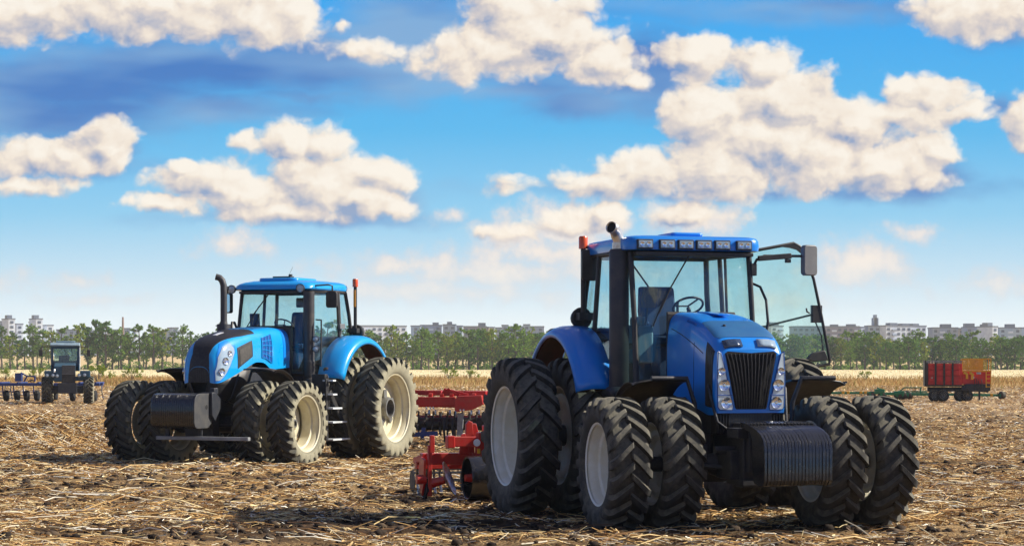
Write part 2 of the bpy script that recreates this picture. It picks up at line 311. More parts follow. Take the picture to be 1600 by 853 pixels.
# ------------------------------------------------------------------ mesh builder
class MB:
    def __init__(s): s.v = []; s.f = []
    def add(s, vs, fs):
        o = len(s.v); s.v += [tuple(p) for p in vs]; s.f += [tuple(i + o for i in f) for f in fs]; return s
    def box(s, c, d, rot=None):
        hx, hy, hz = d[0] / 2, d[1] / 2, d[2] / 2
        vs = [Vector((x, y, z)) for x in (-hx, hx) for y in (-hy, hy) for z in (-hz, hz)]
        if rot is not None:
            m = rot if isinstance(rot, Matrix) else Matrix.Rotation(rot[2], 3, 'Z') @ Matrix.Rotation(rot[1], 3, 'Y') @ Matrix.Rotation(rot[0], 3, 'X')
            vs = [m @ p for p in vs]
        vs = [p + Vector(c) for p in vs]
        return s.add(vs, [(0, 1, 3, 2), (4, 6, 7, 5), (0, 4, 5, 1), (2, 3, 7, 6), (0, 2, 6, 4), (1, 5, 7, 3)])
    def bar(s, p0, p1, wd, ht=None, up=(0, 0, 1)):
        p0, p1 = Vector(p0), Vector(p1); d = p1 - p0; L = d.length
        x = d.normalized(); u_ = Vector(up)
        if abs(x.dot(u_)) > 0.98: u_ = Vector((1, 0, 0))
        y = u_.cross(x).normalized(); z = x.cross(y)
        m = Matrix((x, y, z)).transposed()
        return s.box((p0 + p1) / 2, (L, wd, ht or wd), m)
    def tube(s, pts, r, n=10, cap=True):
        pts = [Vector(p) for p in pts]; rs = r if isinstance(r, (list, tuple)) else [r] * len(pts)
        o = len(s.v); ref = None
        for i, p in enumerate(pts):
            d = (pts[min(i + 1, len(pts) - 1)] - pts[max(i - 1, 0)]).normalized()
            if ref is None: ref = Vector((0, 0, 1)) if abs(d.z) < 0.9 else Vector((1, 0, 0))
            a = ref.cross(d).normalized(); b = d.cross(a).normalized(); ref = b if abs(b.dot(d)) < 0.99 else ref
            for k in range(n):
                t = 2 * PI * k / n
                s.v.append(tuple(p + rs[i] * (math.cos(t) * a + math.sin(t) * b)))
        for i in range(len(pts) - 1):
            for k in range(n):
                k2 = (k + 1) % n
                s.f.append((o + i * n + k, o + i * n + k2, o + (i + 1) * n + k2, o + (i + 1) * n + k))
        if cap:
            s.f.append(tuple(o + k for k in reversed(range(n))))
            s.f.append(tuple(o + (len(pts) - 1) * n + k for k in range(n)))
        return s
    def lathe(s, prof, n=48, c=(0, 0, 0), axis='y'):
        o = len(s.v)
        for (h, r) in prof:
            for k in range(n):
                t = 2 * PI * k / n; a, b = r * math.cos(t), r * math.sin(t)
                p = (a, h, b) if axis == 'y' else ((a, b, h) if axis == 'z' else (h, a, b))
                s.v.append((p[0] + c[0], p[1] + c[1], p[2] + c[2]))
        for i in range(len(prof) - 1):
            for k in range(n):
                k2 = (k + 1) % n
                s.f.append((o + i * n + k, o + (i + 1) * n + k, o + (i + 1) * n + k2, o + i * n + k2))
        return s
    def prism(s, pts, axis, c0, c1):          # outline in the plane normal to axis ('x': (y,z), 'y': (x,z), 'z': (x,y))
        def P3(p, h): return (h, p[0], p[1]) if axis == 'x' else ((p[0], h, p[1]) if axis == 'y' else (p[0], p[1], h))
        n = len(pts)
        return s.add([P3(p, c0) for p in pts] + [P3(p, c1) for p in pts],
                     [tuple(range(n)), tuple(range(2 * n - 1, n - 1, -1))] + [(i, n + i, n + (i + 1) % n, (i + 1) % n) for i in range(n)])
    def poly(s, pts, th, nrm=None):            # thin slab of a 3-D polygon
        pts = [Vector(p) for p in pts]
        nn = Vector(nrm).normalized() if nrm else (pts[1] - pts[0]).cross(pts[2] - pts[0]).normalized()
        n = len(pts)
        return s.add([p + nn * th / 2 for p in pts] + [p - nn * th / 2 for p in pts],
                     [tuple(range(n)), tuple(range(2 * n - 1, n - 1, -1))] + [(i, n + i, n + (i + 1) % n, (i + 1) % n) for i in range(n)])
    def grid(s, P, close=False):               # P[i][j] points
        o = len(s.v); n = len(P[0])
        for row in P: s.v += [tuple(p) for p in row]
        for i in range(len(P) - 1):
            for j in range(n - (0 if close else 1)):
                j2 = (j + 1) % n
                s.f.append((o + i * n + j, o + i * n + j2, o + (i + 1) * n + j2, o + (i + 1) * n + j))
        return s
    def build(s, name, mat, parent=None, smooth=35, bevel=0.0, solid=0.0, recalc=True, loc=None):
        me = bpy.data.meshes.new(name)
        me.from_pydata(s.v, [], s.f); me.validate(); me.update()
        if recalc:
            import bmesh
            bm = bmesh.new(); bm.from_mesh(me); bmesh.ops.recalc_face_normals(bm, faces=bm.faces); bm.to_mesh(me); bm.free()
        if smooth:
            me.shade_smooth(); me.set_sharp_from_angle(angle=R(smooth))
        me.materials.append(mat if not isinstance(mat, str) else M[mat])
        o = bpy.data.objects.new(name, me); COL.objects.link(o)
        if parent is not None: o.parent = parent
        if loc is not None: o.location = loc
        if solid:
            md = o.modifiers.new('solid', 'SOLIDIFY'); md.thickness = solid; md.offset = 0
        if bevel:
            md = o.modifiers.new('bevel', 'BEVEL'); md.width = bevel; md.segments = 2; md.limit_method = 'ANGLE'; md.angle_limit = R(40)
        return o

def fastmesh(name, V, F, mat, smooth=False):        # numpy vertices and equal-size faces
    me = bpy.data.meshes.new(name)
    nf, k = F.shape
    me.vertices.add(len(V)); me.vertices.foreach_set('co', V.astype(np.float32).ravel())
    me.loops.add(nf * k); me.loops.foreach_set('vertex_index', F.astype(np.int32).ravel())
    me.polygons.add(nf); me.polygons.foreach_set('loop_start', (np.arange(nf) * k).astype(np.int32))
    me.polygons.foreach_set('use_smooth', np.full(nf, smooth))
    me.update(calc_edges=True); me.materials.append(mat)
    return me
def linkmesh(name, me, parent=None):
    o = bpy.data.objects.new(name, me); COL.objects.link(o); o.parent = parent; return o

def thing(name, label, cat, loc=(0, 0, 0), rz=0.0, group=None):
    o = bpy.data.objects.new(name, None); COL.objects.link(o); o.location = loc; o.rotation_euler = (0, 0, rz)
    o.empty_display_size = 0.3
    o['label'] = label; o['category'] = cat
    if group: o['group'] = group
    return o
def tag(o, label=None, cat=None, group=None, kind=None):
    for k, x in (('label', label), ('category', cat), ('group', group), ('kind', kind)):
        if x: o[k] = x
    return o
def copy_tree(o, parent=None):
    kids = list(o.children)
    c_ = o.copy(); COL.objects.link(c_); c_.parent = parent
    for ch in kids: copy_tree(ch, c_)
    return c_

# ------------------------------------------------------------------ ground height
def vnoise(x, y, s, seed):
    r = np.random.default_rng(seed); G = r.random((256, 256))
    fx, fy = x / s, y / s
    ix, iy = np.floor(fx).astype(int), np.floor(fy).astype(int)
    tx, ty = fx - ix, fy - iy
    tx, ty = tx * tx * (3 - 2 * tx), ty * ty * (3 - 2 * ty)
    g = lambda a, b: G[a % 256, b % 256]
    return (g(ix, iy) * (1 - tx) * (1 - ty) + g(ix + 1, iy) * tx * (1 - ty) + g(ix, iy + 1) * (1 - tx) * ty + g(ix + 1, iy + 1) * tx * ty) - 0.5
def height(x, y):
    near = np.clip((170 - y) / 60, 0, 1)
    h = vnoise(x * 0.35, y, 1.6, 1) * 0.10 + vnoise(x, y, 0.5, 2) * 0.07 + vnoise(x, y, 0.22, 3) * 0.05
    h = h + np.maximum(0, vnoise(x * 0.25, y, 2.6, 5)) * 0.12
    ridge = np.exp(-((y - 52.0) / 1.3) ** 2) * np.clip((-9.3 - x) / 1.2, 0, 1) * (0.42 + 0.5 * vnoise(x, y, 0.9, 41))
    far = np.clip((y - 600) / 500, 0, 1); far = far * far * (3 - 2 * far)
    return near * (h - 0.03) + ridge + far * 5.2
# ------------------------------------------------------------------ ground sheet
def growth(a, b, step, g):
    o = [a]; d = step
    while o[-1] < b: o.append(o[-1] + d); d *= g
    return o
xr = growth(19, 1500, 0.2, 1.12)
xs = np.array([-x for x in reversed(xr)] + list(np.arange(-18.85, 18.9, 0.15)) + xr)
ys = np.array([-60, -20, 0, 8, 14, 18] + list(np.arange(20, 62, 0.14)) + growth(62.1, 1650, 0.18, 1.035))
gx, gy = np.meshgrid(xs, ys); gz = height(gx, gy)
V = np.stack([gx, gy, gz], -1).reshape(-1, 3)
nx, ny = len(xs), len(ys)
idx = np.arange(nx * ny).reshape(ny, nx)
F = np.stack([idx[:-1, :-1], idx[:-1, 1:], idx[1:, 1:], idx[1:, :-1]], -1).reshape(-1, 4)
gm = bpy.data.materials.new('stubble_field_soil'); gm.use_nodes = True
t = NT(gm.node_tree); b = t.n['Principled BSDF']; b.inputs['Roughness'].default_value = 0.95; b.inputs['Specular IOR Level'].default_value = 0.1
geo = t.new('ShaderNodeNewGeometry'); Pp = geo.outputs['Position']
sp = t.new('ShaderNodeSeparateXYZ'); t.l.new(Pp, sp.inputs[0])
n1 = t.noise(Pp, 9.0, 8, 0.7); n2 = t.noise(t.vm('MULTIPLY', Pp, (0.12, 1, 1)), 1.3, 5, 0.62); n3 = t.noise(Pp, 38.0, 5, 0.7)
soil = t.ramp(n1, [(0.32, (0.020, 0.013, 0.009)), (0.5, (0.055, 0.034, 0.019)), (0.64, (0.17, 0.10, 0.05)), (0.78, (0.42, 0.27, 0.13))])
litter = t.ramp(n3, [(0.38, (0.09, 0.055, 0.028)), (0.52, (0.38, 0.24, 0.11)), (0.68, (0.76, 0.56, 0.28))])
nearc = t.mix(t.sstep(n2, 0.38, 0.62), soil, litter)
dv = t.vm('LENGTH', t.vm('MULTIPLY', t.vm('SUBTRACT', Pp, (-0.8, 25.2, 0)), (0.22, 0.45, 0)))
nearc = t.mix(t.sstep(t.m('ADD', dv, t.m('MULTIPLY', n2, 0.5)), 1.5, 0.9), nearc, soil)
n5 = t.noise(t.vm('MULTIPLY', Pp, (0.5, 0.12, 1)), 1.5, 6, 0.65)
midc = t.ramp(n5, [(0.35, (0.20, 0.135, 0.08)), (0.6, (0.42, 0.29, 0.16)), (0.75, (0.55, 0.40, 0.23))])
Yj = t.m('ADD', sp.outputs[1], t.m('MULTIPLY', t.m('SUBTRACT', t.noise(t.vm('MULTIPLY', Pp, (1, 0.2, 1)), 0.12, 4, 0.6), 0.5), 30))
n6 = t.noise(t.vm('MULTIPLY', Pp, (0.35, 0.06, 1)), 0.5, 6, 0.65)
gold = t.ramp(n6, [(0.3, (0.30, 0.19, 0.08)), (0.7, (0.55, 0.37, 0.16))])
wheat = t.ramp(n6, [(0.3, (0.70, 0.57, 0.31)), (0.7, (0.86, 0.74, 0.46))])
cc = t.mix(t.sstep(sp.outputs[1], 60, 95), nearc, midc)
cc = t.mix(t.sstep(Yj, 150, 172), cc, gold)
cc = t.mix(t.sstep(Yj, 232, 262), cc, wheat)
cc = t.mix(t.sstep(sp.outputs[1], 500, 540), cc, t.mix(t.sstep(n6, 0.4, 0.6), (0.16, 0.15, 0.06, 1), (0.40, 0.30, 0.14, 1)))
cc = t.mix(t.sstep(sp.outputs[1], 590, 640), cc, (0.58, 0.43, 0.21, 1))
t.put(b.inputs['Base Color'], cc)
bn = t.new('ShaderNodeBump'); bn.inputs['Strength'].default_value = 0.9; bn.inputs['Distance'].default_value = 0.03
t.l.new(t.noise(Pp, 22.0, 7, 0.7), bn.inputs['Height']); t.l.new(bn.outputs[0], b.inputs['Normal'])
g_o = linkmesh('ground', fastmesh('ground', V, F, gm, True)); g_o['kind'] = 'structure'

# ------------------------------------------------------------------ crop residue
straw_m = islandmat('dry_straw', [(0.0, (0.05, 0.03, 0.02)), (0.18, (0.18, 0.09, 0.035)), (0.38, (0.50, 0.27, 0.09)), (0.60, (0.80, 0.52, 0.20)), (0.82, (0.94, 0.76, 0.40)), (1.0, (0.95, 0.93, 0.84))], 0.6, trans=0.06, spec=0.4)
clod_m = islandmat('soil_clods', [(0.0, (0.022, 0.016, 0.012)), (0.6, (0.06, 0.042, 0.028)), (1.0, (0.12, 0.085, 0.055))], 0.95)
def sample_field(n, y0, y1, patchy=True, pad=3.0):
    out = []
    tot = 0
    while tot < n:
        y = rng.uniform(y0, y1, n); hw = 0.27 * y + pad
        keep = rng.random(n) < hw / (0.27 * y1 + pad)
        y = y[keep]; x = rng.uniform(-1, 1, len(y)) * (0.27 * y + pad)
        if patchy:
            pr = 0.62 + 1.5 * vnoise(x * 0.3, y, 1.3, 21) + 1.0 * vnoise(x, y, 0.6, 22)
            pr = pr + 1.3 * vnoise(x * 0.08, y, 0.8, 25) - 0.06
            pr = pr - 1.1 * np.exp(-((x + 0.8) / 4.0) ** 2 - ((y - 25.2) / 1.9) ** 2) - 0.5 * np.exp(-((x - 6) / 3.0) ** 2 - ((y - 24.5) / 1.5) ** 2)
            pr = pr + 1.2 * np.exp(-((y - 51.0) / 2.2) ** 2) * (x < -8)
            k2 = rng.random(len(y)) < np.clip(pr, 0.04, 1); x, y = x[k2], y[k2]
        out.append(np.stack([x, y], 1)); tot += len(x)
    return np.concatenate(out)[:n]
def straws(n, y0, y1, L, W, lift, tilt, flat=False, wind=0.0):
    p = sample_field(n, y0, y1); x, y = p[:, 0], p[:, 1]
    z = height(x, y) + rng.random(n) * lift
    ln = L[0] + (L[1] - L[0]) * rng.random(n) ** 2.2
    az = rng.normal(0, 0.55, n) + rng.integers(0, 2, n) * PI
    rnd = rng.random(n) < 0.30; az[rnd] = rng.uniform(0, 2 * PI, rnd.sum())
    el = np.abs(rng.normal(0, tilt, n)) + 0.02
    wd = rng.uniform(W[0], W[1], n)
    d = np.stack([np.cos(az) * np.cos(el), np.sin(az) * np.cos(el), np.sin(el)], 1)
    s_ = np.stack([-np.sin(az), np.cos(az), np.zeros(n)], 1)
    up = np.cross(d, s_)
    c0 = np.stack([x, y, z], 1)
    bend = (rng.random(n) - 0.3) * 0.25
    pts = []
    if flat:
        tw = rng.uniform(-1.2, 1.2, n)[:, None]
        s2 = s_ * np.cos(tw) + up * np.sin(tw)
        for k, f in enumerate((-0.5, 0, 0.5)):
            cc_ = c0 + d * (ln * f)[:, None] + up * (bend * ln * (1 - 4 * f * f))[:, None]
            wk = (wd * (1.0 if k == 1 else 0.55))[:, None]
            pts += [cc_ - s2 * wk / 2, cc_ + s2 * wk / 2]
        Vv = np.stack(pts, 1); k = 6
        base_f = np.array([(0, 1, 3, 2), (2, 3, 5, 4)])
    else:
        for f in (-0.5, 0, 0.5):
            cc_ = c0 + d * (ln * f)[:, None] + (up * 0.5 + s_ * 0.5) * (bend * ln * (1 - 4 * f * f))[:, None]
            for q in range(3):
                a_ = 2 * PI * q / 3
                pts.append(cc_ + (s_ * math.cos(a_) + up * math.sin(a_)) * wd[:, None] / 2)
        Vv = np.stack(pts, 1); k = 9
        base_f = np.array([(i * 3 + q, i * 3 + (q + 1) % 3, (i + 1) * 3 + (q + 1) % 3, (i + 1) * 3 + q) for i in range(2) for q in range(3)])
    Ff = (np.arange(n) * k)[:, None, None] + base_f[None]
    return Vv.reshape(-1, 3), Ff.reshape(-1, 4)
def pile(n, xa, xb, ya, yb):
    a_, f_ = straws(n, ya, yb, (0.15, 0.7), (0.008, 0.02), 0.16, 0.35)
    c_ = a_.reshape(n, 9, 3); m_ = c_.mean(1); nxs = rng.uniform(xa, xb, n); c_[:, :, 0] += (nxs - m_[:, 0])[:, None]
    c_[:, :, 2] += (height(nxs, m_[:, 1]) - height(m_[:, 0], m_[:, 1]))[:, None]
    return c_.reshape(-1, 3), f_
def merge(parts):
    Vs, Fs, o = [], [], 0
    for a_, f_ in parts: Vs.append(a_); Fs.append(f_ + o); o += len(a_)
    return np.concatenate(Vs), np.concatenate(Fs)
SV, SF = merge([
    pile(9000, -17.5, -9.2, 49.0, 53.5), pile(3500, -15.5, -8.2, 46.5, 49.5),
    straws(56000, 19, 36, (0.04, 0.38), (0.003, 0.011), 0.05, 0.18),
    straws(3800, 19, 42, (0.35, 1.1), (0.009, 0.019), 0.06, 0.10),
    straws(34000, 19, 36, (0.02, 0.15), (0.006, 0.028), 0.04, 0.35, flat=True),
    straws(2500, 19, 40, (0.06, 0.22), (0.005, 0.011), 0.02, 0.9),
    straws(56000, 36, 62, (0.06, 0.42), (0.006, 0.018), 0.06, 0.20),
    straws(36000, 36, 62, (0.04, 0.20), (0.012, 0.040), 0.05, 0.4, flat=True),
    straws(52000, 62, 110, (0.06, 0.30), (0.012, 0.034), 0.07, 0.25, flat=True),
    straws(30000, 110, 168, (0.12, 0.45), (0.02, 0.055), 0.08, 0.3, flat=True)])
so = linkmesh('straw_residue', fastmesh('straw_residue', SV, SF, straw_m))
tag(so, 'tan chopped corn stalks and husks littering the dark soil', 'crop residue', kind='stuff')
# clods
t_ = (1 + 5 ** 0.5) / 2
ico = np.array([(-1, t_, 0), (1, t_, 0), (-1, -t_, 0), (1, -t_, 0), (0, -1, t_), (0, 1, t_), (0, -1, -t_), (0, 1, -t_), (t_, 0, -1), (t_, 0, 1), (-t_, 0, -1), (-t_, 0, 1)]) / 1.9
icf = np.array([(0, 11, 5), (0, 5, 1), (0, 1, 7), (0, 7, 10), (0, 10, 11), (1, 5, 9), (5, 11, 4), (11, 10, 2), (10, 7, 6), (7, 1, 8), (3, 9, 4), (3, 4, 2), (3, 2, 6), (3, 6, 8), (3, 8, 9), (4, 9, 5), (2, 4, 11), (6, 2, 10), (8, 6, 7), (9, 8, 1)])
def clods(n, y0, y1, smax):
    p = sample_field(n, y0, y1, False); x, y = p[:, 0], p[:, 1]
    s0 = 0.012 + smax * rng.random(n) ** 5
    Vv = ico[None] * s0[:, None, None] * (1 + 0.5 * (rng.random((n, 12, 1)) - 0.5)) * np.array([1.25, 1.1, 0.8])
    a_ = rng.uniform(0, 2 * PI, n); ca, sa = np.cos(a_)[:, None], np.sin(a_)[:, None]
    Vr = np.stack([Vv[..., 0] * ca - Vv[..., 1] * sa, Vv[..., 0] * sa + Vv[..., 1] * ca, Vv[..., 2]], -1)
    Vr += np.stack([x, y, height(x, y) + s0 * 0.2], 1)[:, None]
    return Vr.reshape(-1, 3), ((np.arange(n) * 12)[:, None, None] + icf[None]).reshape(-1, 3)
CV, CF = merge([clods(14000, 19, 40, 0.06), clods(6000, 40, 80, 0.07)])
co = linkmesh('soil_clods', fastmesh('soil_clods', CV, CF, clod_m, True))
tag(co, 'dark crumbled clods of earth between the straw', 'soil', kind='stuff')

# ------------------------------------------------------------------ dry weeds strip and wheat stubble
weed_m = islandmat('dry_golden_weeds', [(0.0, (0.34, 0.20, 0.08)), (0.5, (0.56, 0.36, 0.14)), (0.8, (0.66, 0.48, 0.20)), (0.93, (0.30, 0.32, 0.09)), (1.0, (0.50, 0.22, 0.07))], 0.9, trans=0.3)
def blades(n, y0, y1, h0, h1, wd, hw=0.28, pad=25, clump=True):
    y = rng.uniform(y0, y1, n); x = rng.uniform(-1, 1, n) * (hw * y1 + pad)
    if clump:
        k = rng.random(n) < np.clip(0.6 + 1.6 * vnoise(x, y * 0.5, 6, 31), 0.1, 1); x, y = x[k], y[k]; n = len(x)
    h = rng.uniform(h0, h1, n) * (1 + 0.9 * vnoise(x, y * 0.3, 7, 33)) ; a_ = rng.uniform(0, PI, n); lean = rng.normal(0, 0.25, (n, 2)) * h[:, None]
    z = height(x, y)
    c0 = np.stack([x, y, z], 1); s_ = np.stack([np.cos(a_), np.sin(a_), 0 * a_], 1) * wd / 2
    top = c0 + np.stack([lean[:, 0], lean[:, 1], h], 1)
    mid = c0 + np.stack([lean[:, 0] * 0.4, lean[:, 1] * 0.4, h * 0.6], 1)
    Vv = np.stack([c0 - s_ * 0.6, c0 + s_ * 0.6, mid + s_ * 1.2, top, mid - s_ * 1.2], 1)
    return Vv.reshape(-1, 3), (np.arange(n) * 5)[:, None] + np.arange(5)[None]
WV, WF = merge([blades(70000, 165, 235, 0.20, 0.62, 0.055), blades(16000, 140, 170, 0.1, 0.30, 0.04)])
wo = linkmesh('dry_weeds', fastmesh('dry_weeds', WV, WF, weed_m))
tag(wo, 'golden brown strip of dry grass and weeds across the field', 'dry weeds', kind='stuff')
stub_m = islandmat('pale_wheat_stubble', [(0.0, (0.64, 0.51, 0.27)), (1.0, (0.88, 0.76, 0.46))], 0.9, trans=0.2)
WV, WF = blades(24000, 262, 500, 0.05, 0.16, 0.14, clump=False)
wo = linkmesh('wheat_stubble', fastmesh('wheat_stubble', WV, WF, stub_m))
tag(wo, 'pale cut wheat stubble in front of the tree line', 'stubble', kind='stuff')

# ------------------------------------------------------------------ leafy plants
def leafcloud(centres, radii, n, size, squash=0.85):
    cen_n = max(12, n // 14); kk = rng.integers(0, len(centres), cen_n)
    dd = rng.normal(size=(cen_n, 3)); dd /= np.linalg.norm(dd, axis=1)[:, None]
    cl = np.array(centres)[kk] + dd * (np.array(radii)[kk] * rng.random(cen_n) ** 0.4)[:, None]
    centres = cl; radii = np.array(radii)[kk] * 0.30 + size * 0.5
    k = rng.integers(0, cen_n, n)
    d = rng.normal(size=(n, 3)); d /= np.linalg.norm(d, axis=1)[:, None]
    rr = rng.random(n) ** 0.45
    c0 = np.array(centres)[k] + d * (np.array(radii)[k] * rr)[:, None] * np.array([1, 1, squash])
    a_ = rng.normal(size=(n, 3)); a_ /= np.linalg.norm(a_, axis=1)[:, None]
    b_ = np.cross(a_, rng.normal(size=(n, 3))); b_ /= np.linalg.norm(b_, axis=1)[:, None]
    sz = size * rng.uniform(0.5, 1.2, n)[:, None]
    Vv = np.stack([c0 - a_ * sz, c0 - b_ * sz * 0.6, c0 + a_ * sz, c0 + b_ * sz * 0.6], 1)
    return Vv.reshape(-1, 3), (np.arange(n) * 4)[:, None] + np.arange(4)[None]
leaf_ms = [islandmat('leaf_dark_green', [(0, (0.025, 0.070, 0.016)), (0.6, (0.07, 0.18, 0.03)), (1, (0.17, 0.33, 0.04))], 0.7, 0.45),
           islandmat('leaf_mid_green', [(0, (0.04, 0.10, 0.015)), (0.6, (0.13, 0.26, 0.03)), (1, (0.32, 0.48, 0.06))], 0.7, 0.5),
           islandmat('leaf_yellow_green', [(0, (0.09, 0.15, 0.02)), (0.6, (0.24, 0.35, 0.04)), (0.9, (0.44, 0.50, 0.07)), (1, (0.5, 0.27, 0.05))], 0.7, 0.5)]
bark_m = pmat('grey_brown_bark', (0.07, 0.055, 0.045), 0.9, col2=(0.12, 0.10, 0.085), nscale=3)
HM = ['dark', 'mid', 'yellow']
def tree_proto(h, spread, crown0, mi, seed, leafn, airy):
    random.seed(seed)
    root = bpy.data.objects.new('tree', None); COL.objects.link(root)
    tb = MB(); r0 = 0.13 + h * 0.007
    lean = random.uniform(-0.4, 0.4); pts = [(lean * f * f + random.uniform(-.08, .08), random.uniform(-.1, .1), h * 0.92 * f) for f in (0, .15, .3, .45, .6, .75, .9, 1)]
    tb.tube(pts, [r0 * (1.25 - f) + 0.02 for f in (0, .15, .3, .45, .6, .75, .9, 1)], 6)
    cs, rs = [], []
    nb = random.randint(16, 22)
    for i in range(nb):
        f = crown0 + (0.97 - crown0) * (i + 0.5) / nb
        a_ = i * 2.4 + random.uniform(-.5, .5); reach = spread * (0.5 + 0.75 * math.sin(PI * min(1, (f - crown0) / (1 - crown0) * 0.80 + 0.15))) * random.uniform(0.6, 1.15)
        p0 = Vector((lean * f * f, 0, h * f * 0.9)); p1 = p0 + Vector((math.cos(a_) * reach, math.sin(a_) * reach, h * 0.09 * random.uniform(0.2, 1.6)))
        tb.tube([p0, (p0 + p1) / 2 + Vector((0, 0, -0.1)), p1], [r0 * 0.30 * (1.2 - f), r0 * 0.18, 0.02], 4)
        cs.append(tuple(p1)); rs.append(random.uniform(0.6, 1.15) * (1.05 - 0.35 * f) * (0.85 if airy else 1.15))
        if random.random() < 0.8: cs.append(tuple((p0 + p1 * 1.1) / 2.1 + Vector((0, 0, 0.2)))); rs.append(random.uniform(0.5, 0.95) * (0.8 if airy else 1.1))
    cs.append((lean, 0, h * 0.95)); rs.append(0.7)
    trunk = tb.build('trunk', bark_m, root, smooth=60, recalc=False)
    Vv, Ff = leafcloud(cs, rs, leafn, 0.23)
    crown = linkmesh('crown', fastmesh('crown', Vv, Ff, leaf_ms[mi]), root)
    return root
protos = [(tree_proto(10 * s_, sp_, c0, mi, sd_, ln_, ai), mi, 10 * s_, nm) for (s_, sp_, c0, mi, sd_, ln_, ai, nm) in [
    (1.0, 2.2, 0.22, 0, 1, 2600, False, 'full dark'), (1.08, 1.9, 0.25, 1, 2, 2400, False, 'full mid green'), (0.95, 2.3, 0.2, 2, 3, 2400, False, 'full yellow green'), (1.15, 1.7, 0.30, 0, 4, 1900, True, 'sparse dark'),
    (0.9, 2.0, 0.24, 1, 5, 2000, True, 'sparse mid green'), (1.0, 1.6, 0.28, 2, 6, 1700, True, 'sparse yellow green'), (1.2, 1.9, 0.33, 0, 7, 1500, True, 'thin dark'), (0.85, 2.5, 0.15, 1, 8, 2500, False, 'broad bushy mid green'),
    (1.05, 1.5, 0.20, 2, 9, 2100, False, 'narrow yellow green'), (1.0, 2.3, 0.12, 0, 10, 3000, False, 'dense dark')]]
for pr, *_ in protos: pr.location = (0, -500, -50)
used = set()
def place_tree(k, x, y, s_, label):
    pr, mi, h0, nm = protos[k]
    o = pr if k not in used else copy_tree(pr)
    used.add(k)
    o.name = 'tree'
    o.location = (x, y, float(height(np.array([x]), np.array([y]))[0]) - 0.1); o.scale = (s_ * random.uniform(0.9, 1.25),) * 2 + (s_,); o.rotation_euler = (0, 0, random.uniform(0, 6.28))
    tag(o, label, 'tree', 'trees of the windbreak behind the wheat field')
random.seed(5)
px = -70.0; cnt = 0
while px < 1680:
    left = px < 620
    y = random.uniform(515, 530) if left else random.uniform(505, 525)
    k = random.choice([0, 1, 3, 4, 4, 5, 6, 7] if left else ([0, 1, 2, 4, 5, 7, 8, 9, 1] if px < 1100 else [0, 1, 2, 7, 9, 9, 0, 8]))
    hpx = (random.uniform(50, 68) if left else (random.uniform(54, 66) if px < 1100 else random.uniform(44, 56)))
    if px < 620 and 135 < px < 158: hpx = 70; k = 0
    h_ = hpx * (random.choice([0.85, 0.95, 1.0, 1.08]) if px < 620 else random.choice([0.88, 0.95, 1.0, 1.06])) / FPX * y + 0.5
    lab = '%s tree of the windbreak %s' % (protos[k][3], 'left of the far tractor' if px < 62 else 'behind the small far tractor' if px < 150 else 'right of the far tractor' if px < 330 else
          'behind the left blue tractor' if px < 560 else 'between the two blue tractors' if px < 850 else 'behind the right blue tractor' if px < 1300 else 'behind the green harrow' if px < 1440 else 'behind the red trailer' if px < 1545 else 'right of the red trailer')
    place_tree(k, (px - 800) / FPX * y, y, h_ / protos[k][2], lab)
    px += random.uniform(9, 16) if left else random.uniform(9, 15)
# second, farther row seen between the first
px = -60.0
while px < 1680:
    y = random.uniform(548, 572); k = random.choice([3, 4, 5, 6, 1] if px < 620 else [0, 2, 9, 7, 4])
    lab = '%s tree in the back row, %s' % (protos[k][3], 'far left part of the windbreak' if px < 330 else 'behind the left blue tractor' if px < 600 else 'between the blue tractors' if px < 850 else 'behind the right blue tractor' if px < 1300 else 'far right part of the windbreak')
    place_tree(k, (px - 800) / FPX * y, y, random.uniform(44, 60) / FPX * y / protos[k][2], lab)
    px += random.uniform(14, 26) if px < 620 else random.uniform(13, 24)
# undergrowth
def bushes_mass():
    cs, rs = [], []
    for i in range(1100):
        y = rng.uniform(512, 575); x = rng.uniform(-0.30, 0.30) * y
        dense = 1.0 if x > -0.06 * y else 0.85
        if rng.random() > dense: continue
        r_ = rng.uniform(0.5, 2.0); cs.append((x, y, r_ * 0.45)); rs.append(r_)
    return leafcloud(cs, rs, 60000, 0.24, 0.8)
Vv, Ff = bushes_mass()
uo = linkmesh('undergrowth', fastmesh('undergrowth', Vv, Ff, leaf_ms[1])); tag(uo, 'low green scrub under the windbreak trees', 'undergrowth', kind='stuff')
